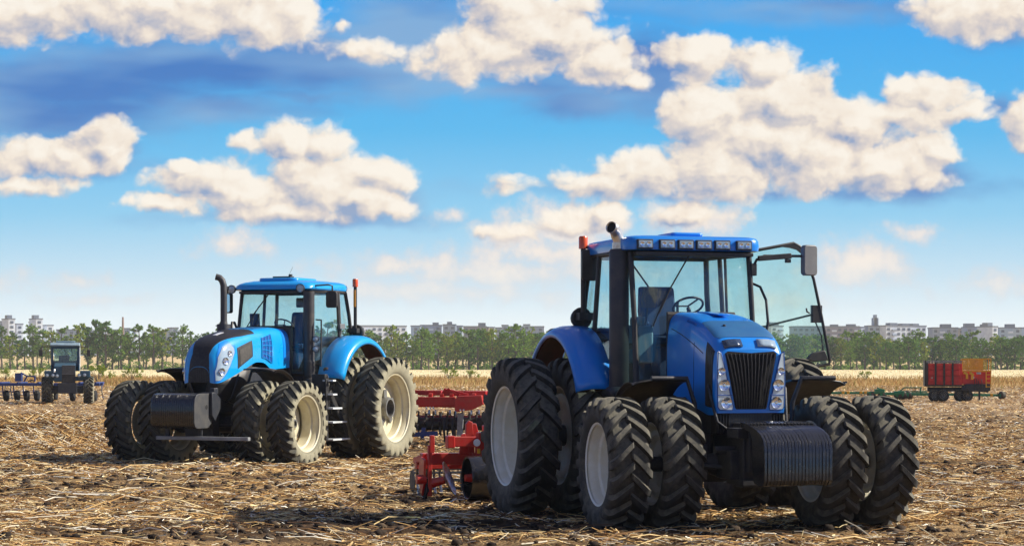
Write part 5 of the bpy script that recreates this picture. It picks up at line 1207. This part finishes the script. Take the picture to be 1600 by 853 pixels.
mirror(TB, (0.86, 1.16, 3.28), 0.24, 0.34, [(1.1, 0.90, 3.56), (0.95, 1.12, 3.58), (0.88, 1.18, 3.56), (0.86, 1.17, 3.40)], (1, 0.1, 0))
mirror(TB, (1.15, -1.12, 3.22), 0.20, 0.42, [(1.2, -1.10, 3.50), (1.16, -1.12, 3.43)], (-1, 0.2, 0))
dk = MB(); dk.tube([(0.03, 0.90, 3.44), (0.02, 0.94, 2.6), (0.3, 0.93, 2.1), (0.62, 0.92, 1.64)], 0.014, 6); dk.box((0.05, 0.97, 2.74), (0.22, 0.05, 0.11)); dk.build('door_handle', M['mirrorback'], TB, 40, bevel=0.01)
# access steps
rl_ = MB(); rl_.bar((1.74, 1.50, 1.66), (1.74, 1.50, 0.42), 0.03, 0.10); rl_.bar((1.60, 1.50, 1.40), (0.97, 1.55, 0.60), 0.03, 0.10); rl_.bar((0.97, 1.55, 0.62), (0.97, 1.55, 0.40), 0.03, 0.10)
rl_.tube([(1.66, 1.48, 1.72), (1.64, 1.50, 1.2), (1.62, 1.48, 0.95)], 0.016, 6); rl_.box((1.66, 1.30, 1.30), (0.12, 0.30, 0.9)); rl_.bar((1.70, 1.0, 1.2), (1.72, 1.5, 1.2), 0.06, 0.06)
sp_ = rl_.build('access_steps', M['black'], TB, 30, bevel=0.006)
for zz, a0_ in ((1.62, 1.60), (1.34, 1.54), (1.06, 1.32), (0.78, 1.11), (0.43, 0.97)):
    MB().box(((1.73 + a0_) / 2, 1.52, zz), (1.73 - a0_, 0.24, 0.035)).build('step', M['white_lit_tread'], sp_, 0, bevel=0.005)  # metal treads coloured white to stand for sunlit tops
# ================================================================== small far tractor
TC = thing('tractor', 'small distant dark teal tractor with square white roofed cab facing the viewer', 'tractor', (-21.38, 99.6, 0), R(-79))
c_ = MB(); c_.box((0.6, 0, 0.95), (2.9, 0.55, 0.55)); c_.box((1.5, 0, 0.62), (0.5, 1.5, 0.25)); c_.box((2.0, 0, 0.75), (0.3, 0.9, 0.5)); c_.box((-0.6, 0, 0.7), (0.4, 1.5, 0.3)); c_.build('chassis', M['chassis'], TC, 0, bevel=0.03)
w3 = make_wheel(0.66, 0.44, 0.36, 'plain', M['rubber2'], 18, disc_y=-0.05)
w3.name = 'wheel'
put_wheels(TC, w3, [(1.45, -0.97, 0.65, True, 0, 0), (1.45, 0.97, 0.65, False, 0.1, 0), (-0.9, -0.97, 0.65, True, .2, 0), (-0.9, 0.97, 0.65, False, .05, 0)])
hb = MB(); hb.prism([(0.7, 1.1), (2.05, 1.05), (2.1, 1.1), (2.1, 1.78), (1.95, 1.86), (0.7, 1.95)], 'y', -0.62, 0.36); ho = hb.build('hood', M['tealcab'], TC, 30, bevel=0.03)
gl_ = MB().box((2.11, 0.06, 1.38), (0.04, 0.62, 0.90)); go_ = gl_.build('grille', M['grille'], ho, 0)
gl_ = MB(); [gl_.box((2.14, 0.06, 1.44 + 0.095 * k), (0.03, 0.60, 0.022)) for k in range(5)]; gl_.build('grille_bar', M['grey'], go_, 0)
fr_ = MB(); [fr_.box((1.75, s_ * 0.82, 1.42), (0.7, 0.48, 0.32)) for s_ in (-1, 1)]; fr_.box((1.5, 0, 1.2), (0.6, 2.0, 0.2)); fro = fr_.build('front_wing', M['tealcab'], TC, 0, bevel=0.03)
for (b_, z_) in ((-0.93, 1.36), (-0.66, 1.36), (-0.47, 1.34), (0.55, 1.36), (0.80, 1.38)):
    lamp_round((2.16, b_, z_), 0.085, TC, (1, 0, 0), 'headlight')
MB().tube([(2.1, -0.60, 1.5), (2.1, -0.60, 1.62), (2.0, -0.60, 1.66)], 0.05, 8).build('air_pipe', M['chrome'], TC, 50)
cb = MB()
for s_ in (-1, 1):
    cb.box((0.72, s_ * 0.60 - 0.13, 2.25), (0.08, 0.09, 0.95)); cb.box((-0.55, s_ * 0.64 - 0.13, 2.2), (0.08, 0.09, 1.1))
    cb.box((0.1, s_ * 0.64 - 0.13, 1.72), (1.4, 0.06, 0.35)); cb.box((0.1, s_ * 0.64 - 0.13, 2.66), (1.4, 0.06, 0.10))
cb.box((0.72, -0.13, 1.85), (0.08, 1.25, 0.16)); cb.box((0.72, -0.13, 2.68), (0.08, 1.25, 0.12)); cb.box((-0.55, -0.13, 1.8), (0.06, 1.3, 0.5))
cb.build('cab_frame', M['tealcab'], TC, 0, bevel=0.015)
MB().box((0.12, 0.545, 2.2), (1.30, 0.03, 1.1)).build('side_panel', M['white_lit_tread'], TC, 0)
rf_ = MB(); rf_.prism([(-0.7, 2.74), (0.9, 2.74), (0.92, 2.80), (0.8, 2.90), (-0.6, 2.92), (-0.7, 2.85)], 'y', -0.83, 0.55); rf_.box((0.2, -0.12, 2.96), (0.5, 0.9, 0.07)); rf_.build('roof', M['roof_shaded'], TC, 20, bevel=0.02)
MB().box((0.735, -0.13, 2.27), (0.01, 1.06, 0.72)).build('windscreen', M['glass'], TC, 0); MB().box((-0.56, -0.13, 2.35), (0.01, 1.1, 0.6)).build('rear_window', M['glass'], TC, 0)
w_ = MB(); w_.tube([(0.76, -0.18, 2.62), (0.76, -0.05, 2.25)], 0.012, 5); w_.tube([(0.76, 0.15, 2.62), (0.76, 0.2, 2.3)], 0.012, 5); w_.build('wiper', M['black'], TC, 0)
s_ = MB(); s_.box((0.0, -0.2, 2.05), (0.15, 0.5, 0.5)); s_.tube([(0.45, -0.2, 1.9), (0.3, -0.2, 2.1)], 0.02, 6); s_.build('seat', M['seat'], TC, 0, bevel=0.03)
mirror(TC, (0.85, -1.26, 2.42), 0.16, 0.30, [(0.8, -0.78, 2.72), (0.85, -1.26, 2.70), (0.85, -1.26, 2.5)])
mirror(TC, (0.85, 0.97, 2.42), 0.16, 0.30, [(0.8, 0.5, 2.72), (0.85, 0.97, 2.70), (0.85, 0.97, 2.5)])

# ================================================================== navy cultivator behind it
D = 104.0; sc_ = FPX / D
def bx(p): return (p - 800) / sc_
def bz(p, D_=104.0): return CAMH - (p - HORY) * D_ / FPX
CU = thing('cultivator', 'navy blue disc cultivator hitched behind the small far tractor', 'cultivator', (bx(72), D, 0), 0)
X0 = bx(72)
fm = MB()
for (y_, z_) in ((0.0, 0.86), (0.9, 0.86), (1.8, 0.84)): fm.bar((bx(-70) - X0, y_, z_), (bx(156 if y_ < 1 else 150) - X0, y_, z_), 0.13, 0.14)
for px_ in (-60, -30, 0, 28, 60, 100, 125, 150): fm.bar((bx(px_) - X0, -0.1, 0.93), (bx(px_) - X0, 1.9, 0.93), 0.10, 0.10)
fm.build('frame', M['navy'], CU, 0, bevel=0.01)
ht = MB(); ht.box((bx(28) - X0, 0.2, 1.22), (0.34, 0.3, 0.42)); ht.bar((bx(31) - X0, 0.2, 1.45), (bx(41) - X0, 0.2, 1.27), 0.07, 0.07); ht.bar((bx(41) - X0, .2, 1.27), (bx(53) - X0, .2, 1.27), .07, .07); ht.bar((bx(53) - X0, .2, 1.27), (bx(53) - X0, .2, 1.0), .07, .07); ht.bar((bx(41) - X0, .2, 1.27), (bx(36) - X0, .2, 1.0), .07, .07)
ht.build('hitch_tower', M['navy'], CU, 0, bevel=0.01)
for k in range(2):
    MB().tube([(bx(42) - X0 + k * .1, 0.25 + k * .1, 1.02), (bx(47) - X0, .3, 1.08), (bx(53) - X0, .3, 1.02)], 0.035, 6).build('hose', M['black'], CU, 50)
for px_ in (-62, -45, -28, -8, 8, 25, 40, 56, 84, 112, 146):
    d_ = MB(); d_.lathe([(-0.11, 0.0), (-0.11, 0.24), (-0.06, 0.28), (0.06, 0.28), (0.11, 0.24), (0.11, 0)], 18, (bx(px_) - X0, 0.25, 0.29), 'x')
    do_ = d_.build('disc_wheel', M['dark'], CU, 30)
    MB().bar((bx(px_) - X0 - 0.16, 0.1, 0.86), (bx(px_) - X0 - 0.16, 0.25, 0.30), 0.05, 0.06).build('arm', M['navy'], do_, 0)
    MB().lathe([(-0.115, 0), (-0.115, 0.07), (-0.16, 0.05), (-0.16, 0)], 10, (bx(px_) - X0, 0.15, 0.33), 'x').build('hub', M['steel'], do_, 30)
for px_ in (-70, -50, -20, 3, 12, 68, 155):
    MB().tube([(bx(px_) - X0, 0.7, 0.85), (bx(px_) - X0, 0.62, 0.55), (bx(px_) - X0 + 0.03, 0.75, 0.25), (bx(px_) - X0 + 0.10, 0.55, 0.12)], 0.03, 6).build('tine', M['steel'], CU, 50)
rl = MB()
for k in range(3): rl.tube([(bx(-70) - X0, 1.9, 0.15 + .16 * k), (bx(40) - X0, 1.9, 0.15 + .16 * k)], 0.025, 6)
rl.build('roller_bar', M['navy'], CU, 50)

# ================================================================== red spreader trailer
D = 104.0; TX = bx(1442)
TR = thing('trailer', 'red high sided spreader trailer with dark ribs and yellow ladder cage', 'trailer', (TX, 103.2, 0), R(-9))
L1, L2 = bx(1497) - TX, bx(1541) - TX
bd = MB(); bd.box(((L1) / 2, 1.0, 1.38), (L1, 1.9, 1.06)); bd.box(((L1 + L2) / 2, 1.0, 1.22), (L2 - L1, 1.8, 0.70)); bod = bd.build('body', M['redtrailer'], TR, 0, bevel=0.02)
pn = MB()
for k in range(4):
    x0_ = 0.12 + k * (L1 - 0.14) / 4; x1_ = x0_ + (L1 - 0.14) / 4 - 0.10
    for (z0_, z1_) in ((1.02, 1.27), (1.34, 1.58), (1.64, 1.84)): pn.box(((x0_ + x1_) / 2, 0.03, (z0_ + z1_) / 2), (x1_ - x0_, 0.05, z1_ - z0_))
pn.build('side_panel', M['redtrailer'], bod, 0, bevel=0.015)
rb_ = MB(); [rb_.box((0.05 + k * (L1 - 0.10) / 4, -0.02, 1.36), (0.08, 0.08, 1.16)) for k in range(4)]; rb_.box((L1 / 2, 1.0, 0.84), (L1, 1.7, 0.16)); rb_.box((-0.03, 1.0, 1.42), (0.07, 1.95, 1.3)); rb_.build('rib', M['black'], bod, 0)
tr_ = MB(); tr_.bar((0.1, 0.0, 2.03), (L1, 0.0, 2.03), .05, .05); tr_.bar((0.1, 1.9, 2.03), (L1, 1.9, 2.03), .05, .05); [tr_.bar((0.1 + k * (L1 - .15) / 4, 0, 1.9), (0.1 + k * (L1 - .15) / 4, 0, 2.05), .04, .04) for k in range(5)]; tr_.box((L1 / 2, 1.0, 1.96), (L1 - .1, 1.8, 0.06)); tr_.build('top_rail', M['grey'], bod, 0)
un = MB(); un.box(((L1 + L2) / 2 + 0.05, 0.6, 0.72), (L2 - L1 - .2, 1.2, 0.35)); un.box((1.6, 0.8, 0.62), (3.0, 0.5, 0.22)); un.tube([(1.75, .2, .65), (2.1, .2, .65)], .2, 12); un.box((2.62, 0.3, 0.35), (0.09, 0.09, 0.6)); un.bar((2.0, -0.05, .7), (2.25, -.05, .35), .05, .05); un.bar((2.4, .3, .6), (3.05, .3, .52), .1, .12); un.box((2.62, .3, .06), (.2, .2, .03))
for (x_, z_) in ((2.45, 0.95), (2.55, 0.8), (2.35, 0.88), (2.7, .9)): un.tube([(x_, -0.02, z_ + .25), (x_ + .03, -0.05, z_), (x_, 0, z_ - .25)], 0.02, 5)
un.build('underframe', M['chassis'], TR, 30, bevel=0.01)
cg = MB(); z0_, z1_ = bz(580, 103.2), bz(560.5, 103.2)
for x_ in (L1 + .02, L1 + .24, L2 - .26, L2 - .03): cg.bar((x_, -0.03, z0_), (x_, -0.03, z1_), .045, .045)
for x_ in (L1 + .02, L2 - .03): cg.bar((x_, 1.6, z0_), (x_, 1.6, z1_), .045, .045); cg.bar((x_, -.03, z1_), (x_, 1.6, z1_), .045, .045)
for z_ in (z0_, z1_): cg.bar((L1, -0.03, z_), (L2, -0.03, z_), .045, .045); cg.bar((L1, 1.6, z_), (L2, 1.6, z_), .045, .045)
cgo = cg.build('ladder_cage', M['yellow'], TR, 0)
ms = MB()
for k in range(26): ms.bar((L1 + .03 + k * (L2 - L1 - .3) / 26, 1.58, z0_), (L1 + .03 + k * (L2 - L1 - .3) / 26, 1.58, z1_), .03, .02)
for k in range(16): ms.bar((L1 + .03, 1.58, z0_ + k * (z1_ - z0_) / 16), (L2 - .28, 1.58, z0_ + k * (z1_ - z0_) / 16), .03, .02)
ms.build('rear_cage_mesh', M['yellow'], cgo, 0); ms = MB()
for k in range(26): ms.bar((L1 + .03 + k * (L2 - L1 - .3) / 26, -.03, z0_), (L1 + .03 + k * (L2 - L1 - .3) / 26, -.03, z1_), .024, .015)
for k in range(16): ms.bar((L1 + .03, -.03, z0_ + k * (z1_ - z0_) / 16), (L2 - .28, -.03, z0_ + k * (z1_ - z0_) / 16), .024, .015)
ms.build('cage_mesh', M['yellow'], cgo, 0)
ld = MB(); [ld.bar((x_, -0.06, 0.72), (x_, -0.06, z0_), .04, .04) for x_ in (L2 - .26, L2 - .03)]; [ld.bar((L2 - .26, -.06, 0.76 + .2 * k), (L2 - .03, -.06, .76 + .2 * k), .035, .035) for k in range(5)]; ld.build('ladder', M['yellow'], TR, 0)
vg = MB(); vg.tube([(L1 + .08, -.02, 1.46), (L1 + .22, -.06, 1.40), (L1 + .22, -.06, 1.15)], [.07, .07, .06], 10); vg.tube([(L1 + .36, -.02, 1.44), (L1 + .5, -.06, 1.38), (L1 + .46, -.06, 1.12)], [.08, .08, .06], 10); vg.build('hydraulic_hose', M['yellow'], TR, 50)
vb_ = MB(); vb_.box((L1 + .8, -.03, 1.43), (.22, .06, .1)); vb_.box((L1 + .55, -.01, 1.22), (.08, .03, .08)); vb_.box((.28, -.01, 1.2), (.07, .06, .06)); vb_.build('valve_block', M['steel'], TR, 0)
w4 = make_wheel(0.31, 0.26, 0.17, 'plain', M['rubber'], 16, disc_y=0.0)
put_wheels(TR, w4, [(0, 0, 0, False, 0, 0)] + [(0, 0, 0, False, 0.3 * k, 0) for k in range(1, 4)])
for o, (x_, y_) in zip([c for c in TR.children if c.name.startswith('wheel')], ((0.42, 0.15), (0.82, 0.15), (1.68, 0.3), (2.0, 0.3))):
    o.location = (x_, y_, 0.31); o.scale = (1, -1, 1); o.rotation_euler[2] = R(12)

# ================================================================== green harrow behind trailer
D = 110.0; sc_ = FPX / D
HX = bx(1430)
HG = thing('harrow', 'long low green harrow frame with orange clamps lying behind the red trailer', 'harrow', (HX, D, 0), 0)
g_ = MB(); g_.bar((bx(1285) - HX, 0, 0.36), (bx(1378) - HX, 0, 0.36), .09, .09); g_.bar((bx(1375) - HX, 0, 0.30), (bx(1480) - HX, 0, 0.26), .14, .15); g_.bar((bx(1480) - HX, 0, 0.26), (bx(1560) - HX, 0, 0.22), .12, .13)
g_.bar((bx(1415) - HX, .3, .62), (bx(1442) - HX, .3, .62), .06, .06); g_.bar((bx(1440) - HX, .3, .65), (bx(1440) - HX, .3, .3), .07, .07); g_.bar((bx(1415) - HX, .3, .62), (bx(1408) - HX, .3, .45), .06, .06); g_.bar((bx(1405) - HX, .3, .42), (bx(1450) - HX, .3, .40), .08, .08)
g_.box((bx(1374) - HX, 0, .46), (.5, .3, .18)); g_.bar((bx(1370) - HX, 0, .62), (bx(1384) - HX, 0, .45), .06, .06); g_.box((bx(1404) - HX, 0, .36), (.5, .4, .16)); g_.bar((bx(1300) - HX, 1.2, .30), (bx(1450) - HX, 1.2, .30), .08, .08)
g_.build('frame', M['green'], HG, 0, bevel=0.01)
for px_ in (1317, 1325, 1345, 1352, 1549): MB().box((bx(px_) - HX, -.02, .37 if px_ < 1500 else .24), (.14, .13, .13)).build('clamp', M['yellow'], HG, 0, bevel=.01)
for px_ in (1362, 1379, 1404, 1412, 1420, 1565):
    d_ = MB().lathe([(-0.13, 0), (-0.13, 0.17), (-0.08, 0.225), (0.08, 0.225), (0.13, 0.17), (0.13, 0)], 20, (0, 0, 0), 'x').build('harrow_wheel', M['rubber'], HG, 30)
    d_.location = (bx(px_) - HX, 0.1 if px_ < 1500 else -.1, .21); d_.rotation_euler = (0, 0, R(25 if px_ > 1500 else 50))
    MB().lathe([(-0.135, 0.09), (-0.145, 0.05), (-0.145, 0)], 14, (0, 0, 0), 'x').build('hub', M['green'], d_, 30)
for k in range(12): MB().tube([(bx(1296 + 7 * k) - HX, 0.1, .33), (bx(1296 + 7 * k) - HX, .2, .12), (bx(1297 + 7 * k) - HX, 0.1, 0.0)], .012, 4).build('tine', M['steel'], HG, 50)

# ================================================================== red disc cultivator just behind the right tractor
O_ = Vector((1.96, 27.95, 0)); fw = Vector((math.sin(R(16.5)), -math.cos(R(16.5)), 0)); base_ = O_ - 3.55 * fw
NC = thing('cultivator', 'red mounted cultivator close behind the right tractor with a black depth wheel and slanted disc', 'cultivator', tuple(base_), R(-90 + 16.5))
def nb_(px_, D_=31.45): return ((px_ - 800) / FPX * D_ - base_.x) / math.cos(R(16.5))
def nz_(py_, D_=31.45): return CAMH - (py_ - HORY) * D_ / FPX
f1 = MB(); f1.bar((0, -2.40, .56), (0, 2.40, .56), .17, .17, (0, 0, 1)); f1.bar((-.55, -2.35, .44), (-.55, 2.35, .44), .12, .12); f1.bar((0.05, -1.4, .95), (.05, 1.4, .95), .16, .18)
for b_ in (-2.3, -1.6, -0.6, 0.6, 1.6, 2.3): f1.bar((0.1, b_, .60), (-.75, b_, .50), .08, .10)
f1.build('frame', M['red'], NC, 0, bevel=.012)
bmx = MB(); bmx.box((0.32, (nb_(697) + nb_(738)) / 2, nz_(686)), (.12, nb_(738) - nb_(697), .15)); bmx.box((0.32, nb_(697) - .0, nz_(686)), (.15, .11, .18)); bmx.build('lamp_beam', M['red'], NC, 0, bevel=.012)
MB().lathe([(0.40, 0), (0.40, 0.05), (0.385, .055)], 20, (0, nb_(735.5), nz_(687.5)), 'x').build('reflector', M['whiteplastic'], NC, 40)
MB().box((0.395, nb_(738), nz_(700)), (.01, .045, .07)).build('sticker', M['yellow'], NC, 0)
pt_ = MB()
pt_.prism([(nb_(727), nz_(706)), (nb_(728), nz_(660)), (nb_(732), nz_(655)), (nb_(738), nz_(657)), (nb_(741), nz_(700)), (nb_(741), nz_(706))], 'x', .0, .06)
pt_.prism([(nb_(740), nz_(712)), (nb_(741), nz_(673)), (nb_(748), nz_(672)), (nb_(755), nz_(674)), (nb_(757), nz_(710)), (nb_(757), nz_(722))], 'x', .1, .28)
pt_.prism([(nb_(714), nz_(706)), (nb_(717), nz_(676)), (nb_(724), nz_(674)), (nb_(730), nz_(706))], 'x', .15, .19)
pt_.prism([(nb_(742), nz_(700)), (nb_(742), nz_(660)), (nb_(749), nz_(660)), (nb_(757), nz_(690))], 'x', -.2, -.14)
pt_.box((.2, -1.0, .8), (.5, .9, .5)); pt_.box((.2, 1.0, .8), (.5, .9, .5)); pt_.bar((.9, 0, .6), (-.1, 0, 1.2), .2, .2)
pt_.build('hitch_plate', M['red'], NC, 0, bevel=.01)
ep = MB(); b_ = nb_(660)
ep.prism([(.30, .44), (.32, .56), (.10, .60), (-.02, .45), (.05, .12), (0.15, .02), (.28, .2)], 'y', b_ - .02, b_ + .015); ep.prism([(.3, .66), (.36, .66), (.36, .92), (.30, .92)], 'y', nb_(668) - .02, nb_(668) + .05); ep.box((.30, nb_(667), .40), (.06, .06, .75)); ep.lathe([(-.12, 0), (-.12, .07), (.02, .07)], 12, (.25, b_, .27)); ep.build('end_plate', M['red'], NC, 30, bevel=.008)
MB().prism([(.30, .28), (.12, .28), (.0, .02), (.2, -.02), (.34, .1)], 'y', b_ + .02, b_ + .05).build('side_blade', M['dark'], NC, 0)
dw = MB().lathe([(-.20, .285), (-.21, .31), (-.19, .315), (.19, .315), (.21, .31), (.20, .285), (.0, .28), (0.02, .06)], 40, (0.55, 0, 0)); dwo = dw.build('depth_wheel', M['weight'], NC, 40, solid=.012); dwo.location = (-.0, (nb_(716) + nb_(754)) / 2 + .02, .30)
MB().lathe([(-.24, 0), (-.24, .05), (-.1, .07), (.02, .07)], 16, (.55, 0, 0)).build('hub', M['red'], dwo, 40)
def disc(px_, a_, z_, rz_, ry_, par, first=[None]):
    if first[0] is None:
        d_ = MB().lathe([(0.0, .0), (0.005, .10), (.03, .20), (.06, .26), (.052, .262), (.02, .2), (-.008, .1), (-.01, 0)], 32); first[0] = d_.build('disc', M['steel'], par, 50)
        MB().tube([(0, -.02, 0), (0, -.22, .02)], [.055, .075], 12).build('hub', M['red'], first[0], 40); o = first[0]
    else: o = copy_tree(first[0]); o.parent = par
    o.location = (a_, nb_(px_) if px_ else 0, z_); o.rotation_euler = (ry_, 0, rz_); return o
disc(690, .35, .27, R(-24), R(20), NC)
for b_ in (-1.0, -.4, .3, 1.0, 1.6, 2.2): o = disc(0, .35, .27, R(-24), R(20), NC); o.location[1] = b_
for b_ in [nb_(668), nb_(676), nb_(683), nb_(694), nb_(703), nb_(755), -.7, .2, .9, 1.7]:
    MB().tube([(-.5, b_, .42), (-.62, b_ + .02, .30), (-.5, b_ + .01, .12), (-.40, b_, .0)], .018, 6).build('spring_tine', M['steel'], NC, 50)
r_ = MB()
for k in range(8):
    t_ = 2 * PI * k / 8; r_.tube([(-.95 + .17 * math.cos(t_), -2.3, .18 + .17 * math.sin(t_)), (-.95 + .17 * math.cos(t_), 2.3, .18 + .17 * math.sin(t_))], .012, 5)
for b_ in (-2.3, -1.5, -.7, .1, .9, 1.7, 2.3): r_.lathe([(-.005, .0), (-.005, .17), (.005, .17)], 16, (-.95, b_, .18))
r_.build('cage_roller', M['chassis'], NC, 40)

# ================================================================== red cultivator farther back
D = 50.0; sc_ = FPX / D; FX = bx(712)
FC_ = thing('cultivator', 'red cultivator with spiked black packer roller standing in the gap between the two blue tractors', 'cultivator', (FX, D, 0), R(-4))
def zz_(py_): return CAMH - (py_ - HORY) * 50.0 / FPX
a_ = MB(); a_.bar((bx(600) - FX, -.02, zz_(627)), (bx(712) - FX, -.02, zz_(627)), .16, .22); a_.bar((bx(712) - FX, .3, zz_(622)), (bx(900) - FX, .3, zz_(622)), .16, .18); a_.bar((bx(600) - FX, .9, zz_(614)), (bx(900) - FX, .9, zz_(616)), .14, .12); a_.bar((bx(600) - FX, .3, zz_(632)), (bx(716) - FX, .3, zz_(634)), .1, .1)
for px_ in (672, 690, 705, 740, 765, 800): a_.bar((bx(px_) - FX, 0, zz_(618)), (bx(px_) - FX, 1.2, zz_(614)), .1, .1)
a_.build('frame', M['red'], FC_, 0, bevel=.012)
hbx = MB(); hbx.prism([(bx(712) - FX, zz_(624)), (bx(717) - FX, zz_(618)), (bx(754) - FX, zz_(617)), (bx(757) - FX, zz_(631)), (bx(738) - FX, zz_(640)), (bx(715) - FX, zz_(643)), (bx(712) - FX, zz_(640))], 'y', -.25, .15); hbo = hbx.build('hinge_box', M['red'], FC_, 0, bevel=.02)
hv = MB(); hv.prism([(bx(710) - FX, zz_(614)), (bx(700) - FX, zz_(607)), (bx(692) - FX, zz_(619)), (bx(686) - FX, zz_(619)), (bx(694) - FX, zz_(606))], 'y', .05, .12); hv.prism([(bx(697) - FX, zz_(607)), (bx(718) - FX, zz_(612)), (bx(716) - FX, zz_(618)), (bx(692) - FX, zz_(618))], 'y', .2, .28); hv.box((bx(675) - FX, .5, zz_(614)), (.4, .6, .12)); hv.box((bx(742) - FX, .4, zz_(614)), (.5, .5, .1)); hv.bar((bx(716) - FX, .1, zz_(613)), (bx(731) - FX, .1, zz_(617)), .06, .06)
hv.build('upper_bracket', M['red'], FC_, 0, bevel=.01)
bt_ = MB(); [bt_.lathe([(-.02, 0), (-.02, .022), (.02, .022)], 10, (bx(p_) - FX, -.27, zz_(q_)), 'y') for p_, q_ in ((721, 640), (726, 640))]; [bt_.bar((bx(p_) - FX, -.12, zz_(635)), (bx(p_ + 2) - FX, -.12, zz_(639)), .03, .03) for p_ in (666, 672, 677)]; bt_.build('bolt', M['badge'], FC_, 0)
MB().prism([(bx(715.5) - FX, zz_(645)), (bx(725) - FX, zz_(645)), (bx(723) - FX, zz_(680)), (bx(714) - FX, zz_(680))], 'y', -.1, .0).build('leg_strut', M['grey'], FC_, 0, bevel=.01)
pk = MB(); pk.tube([(bx(600) - FX, .8, zz_(653)), (bx(900) - FX, .8, zz_(653))], .045, 8); pk.build('packer_beam', M['red'], FC_, 50)
pr_ = MB(); pr_.tube([(bx(600) - FX, .5, zz_(663)), (bx(900) - FX, .5, zz_(663))], .16, 20)
pro = pr_.build('packer_roller', M['black'], FC_, 50)
for k in range(26):
    x_ = bx(604 + 11.5 * k) - FX; sp2 = MB(); zc_ = zz_(663)
    pts_ = []
    for j in range(12):
        t_ = PI / 6 * j + k * .5; rr_ = .32 if j % 2 else .15; pts_.append((.5 + rr_ * math.cos(t_), zc_ + rr_ * math.sin(t_)))
    sp2.prism(pts_, 'x', x_ - .018, x_ + .018).build('roller_ring', M['muffler'], pro, 0)
for px_ in (666, 676, 699, 708, 733, 745): MB().tube([(bx(px_) - FX, .75, zz_(650)), (bx(px_) - FX, .6, zz_(642)), (bx(px_) - FX, .45, zz_(648))], .022, 6).build('scraper', M['steel'], FC_, 40)
bl = MB(); bl.bar((bx(640) - FX, .0, zz_(679)), (bx(684) - FX, .0, zz_(677)), .08, .11); bl.bar((bx(662) - FX, 0, zz_(668)), (bx(659) - FX, 0, zz_(684)), .06, .1); bl.build('levelling_board', M['navy'], FC_, 0, bevel=.01)
MB().tube([(bx(693) - FX, .2, zz_(655)), (bx(693) - FX, .1, zz_(675)), (bx(694) - FX, .25, zz_(690))], .03, 6).build('tine', M['chassis'], FC_, 50)
MB().tube([(bx(706) - FX, .2, zz_(655)), (bx(706) - FX, .1, zz_(672)), (bx(708) - FX, .25, zz_(688))], .03, 6).build('tine', M['chassis'], FC_, 50)

# ------------------------------------------------------------------ haze
hz = MB().box((0, 780, 33.5), (4200, 1960, 70)); hm = bpy.data.materials.new('air'); hm.use_nodes = True
t = NT(hm.node_tree); t.n.clear(); o_ = t.new('ShaderNodeOutputMaterial'); pv = t.new('ShaderNodeVolumePrincipled'); pv.inputs['Color'].default_value = (0.93, 0.97, 1.0, 1); pv.inputs['Density'].default_value = 0.00015; pv.inputs['Anisotropy'].default_value = 0.0
t.l.new(pv.outputs[0], o_.inputs['Volume'])
ho_ = hz.build('haze', hm, None, 0); ho_['kind'] = 'stuff'
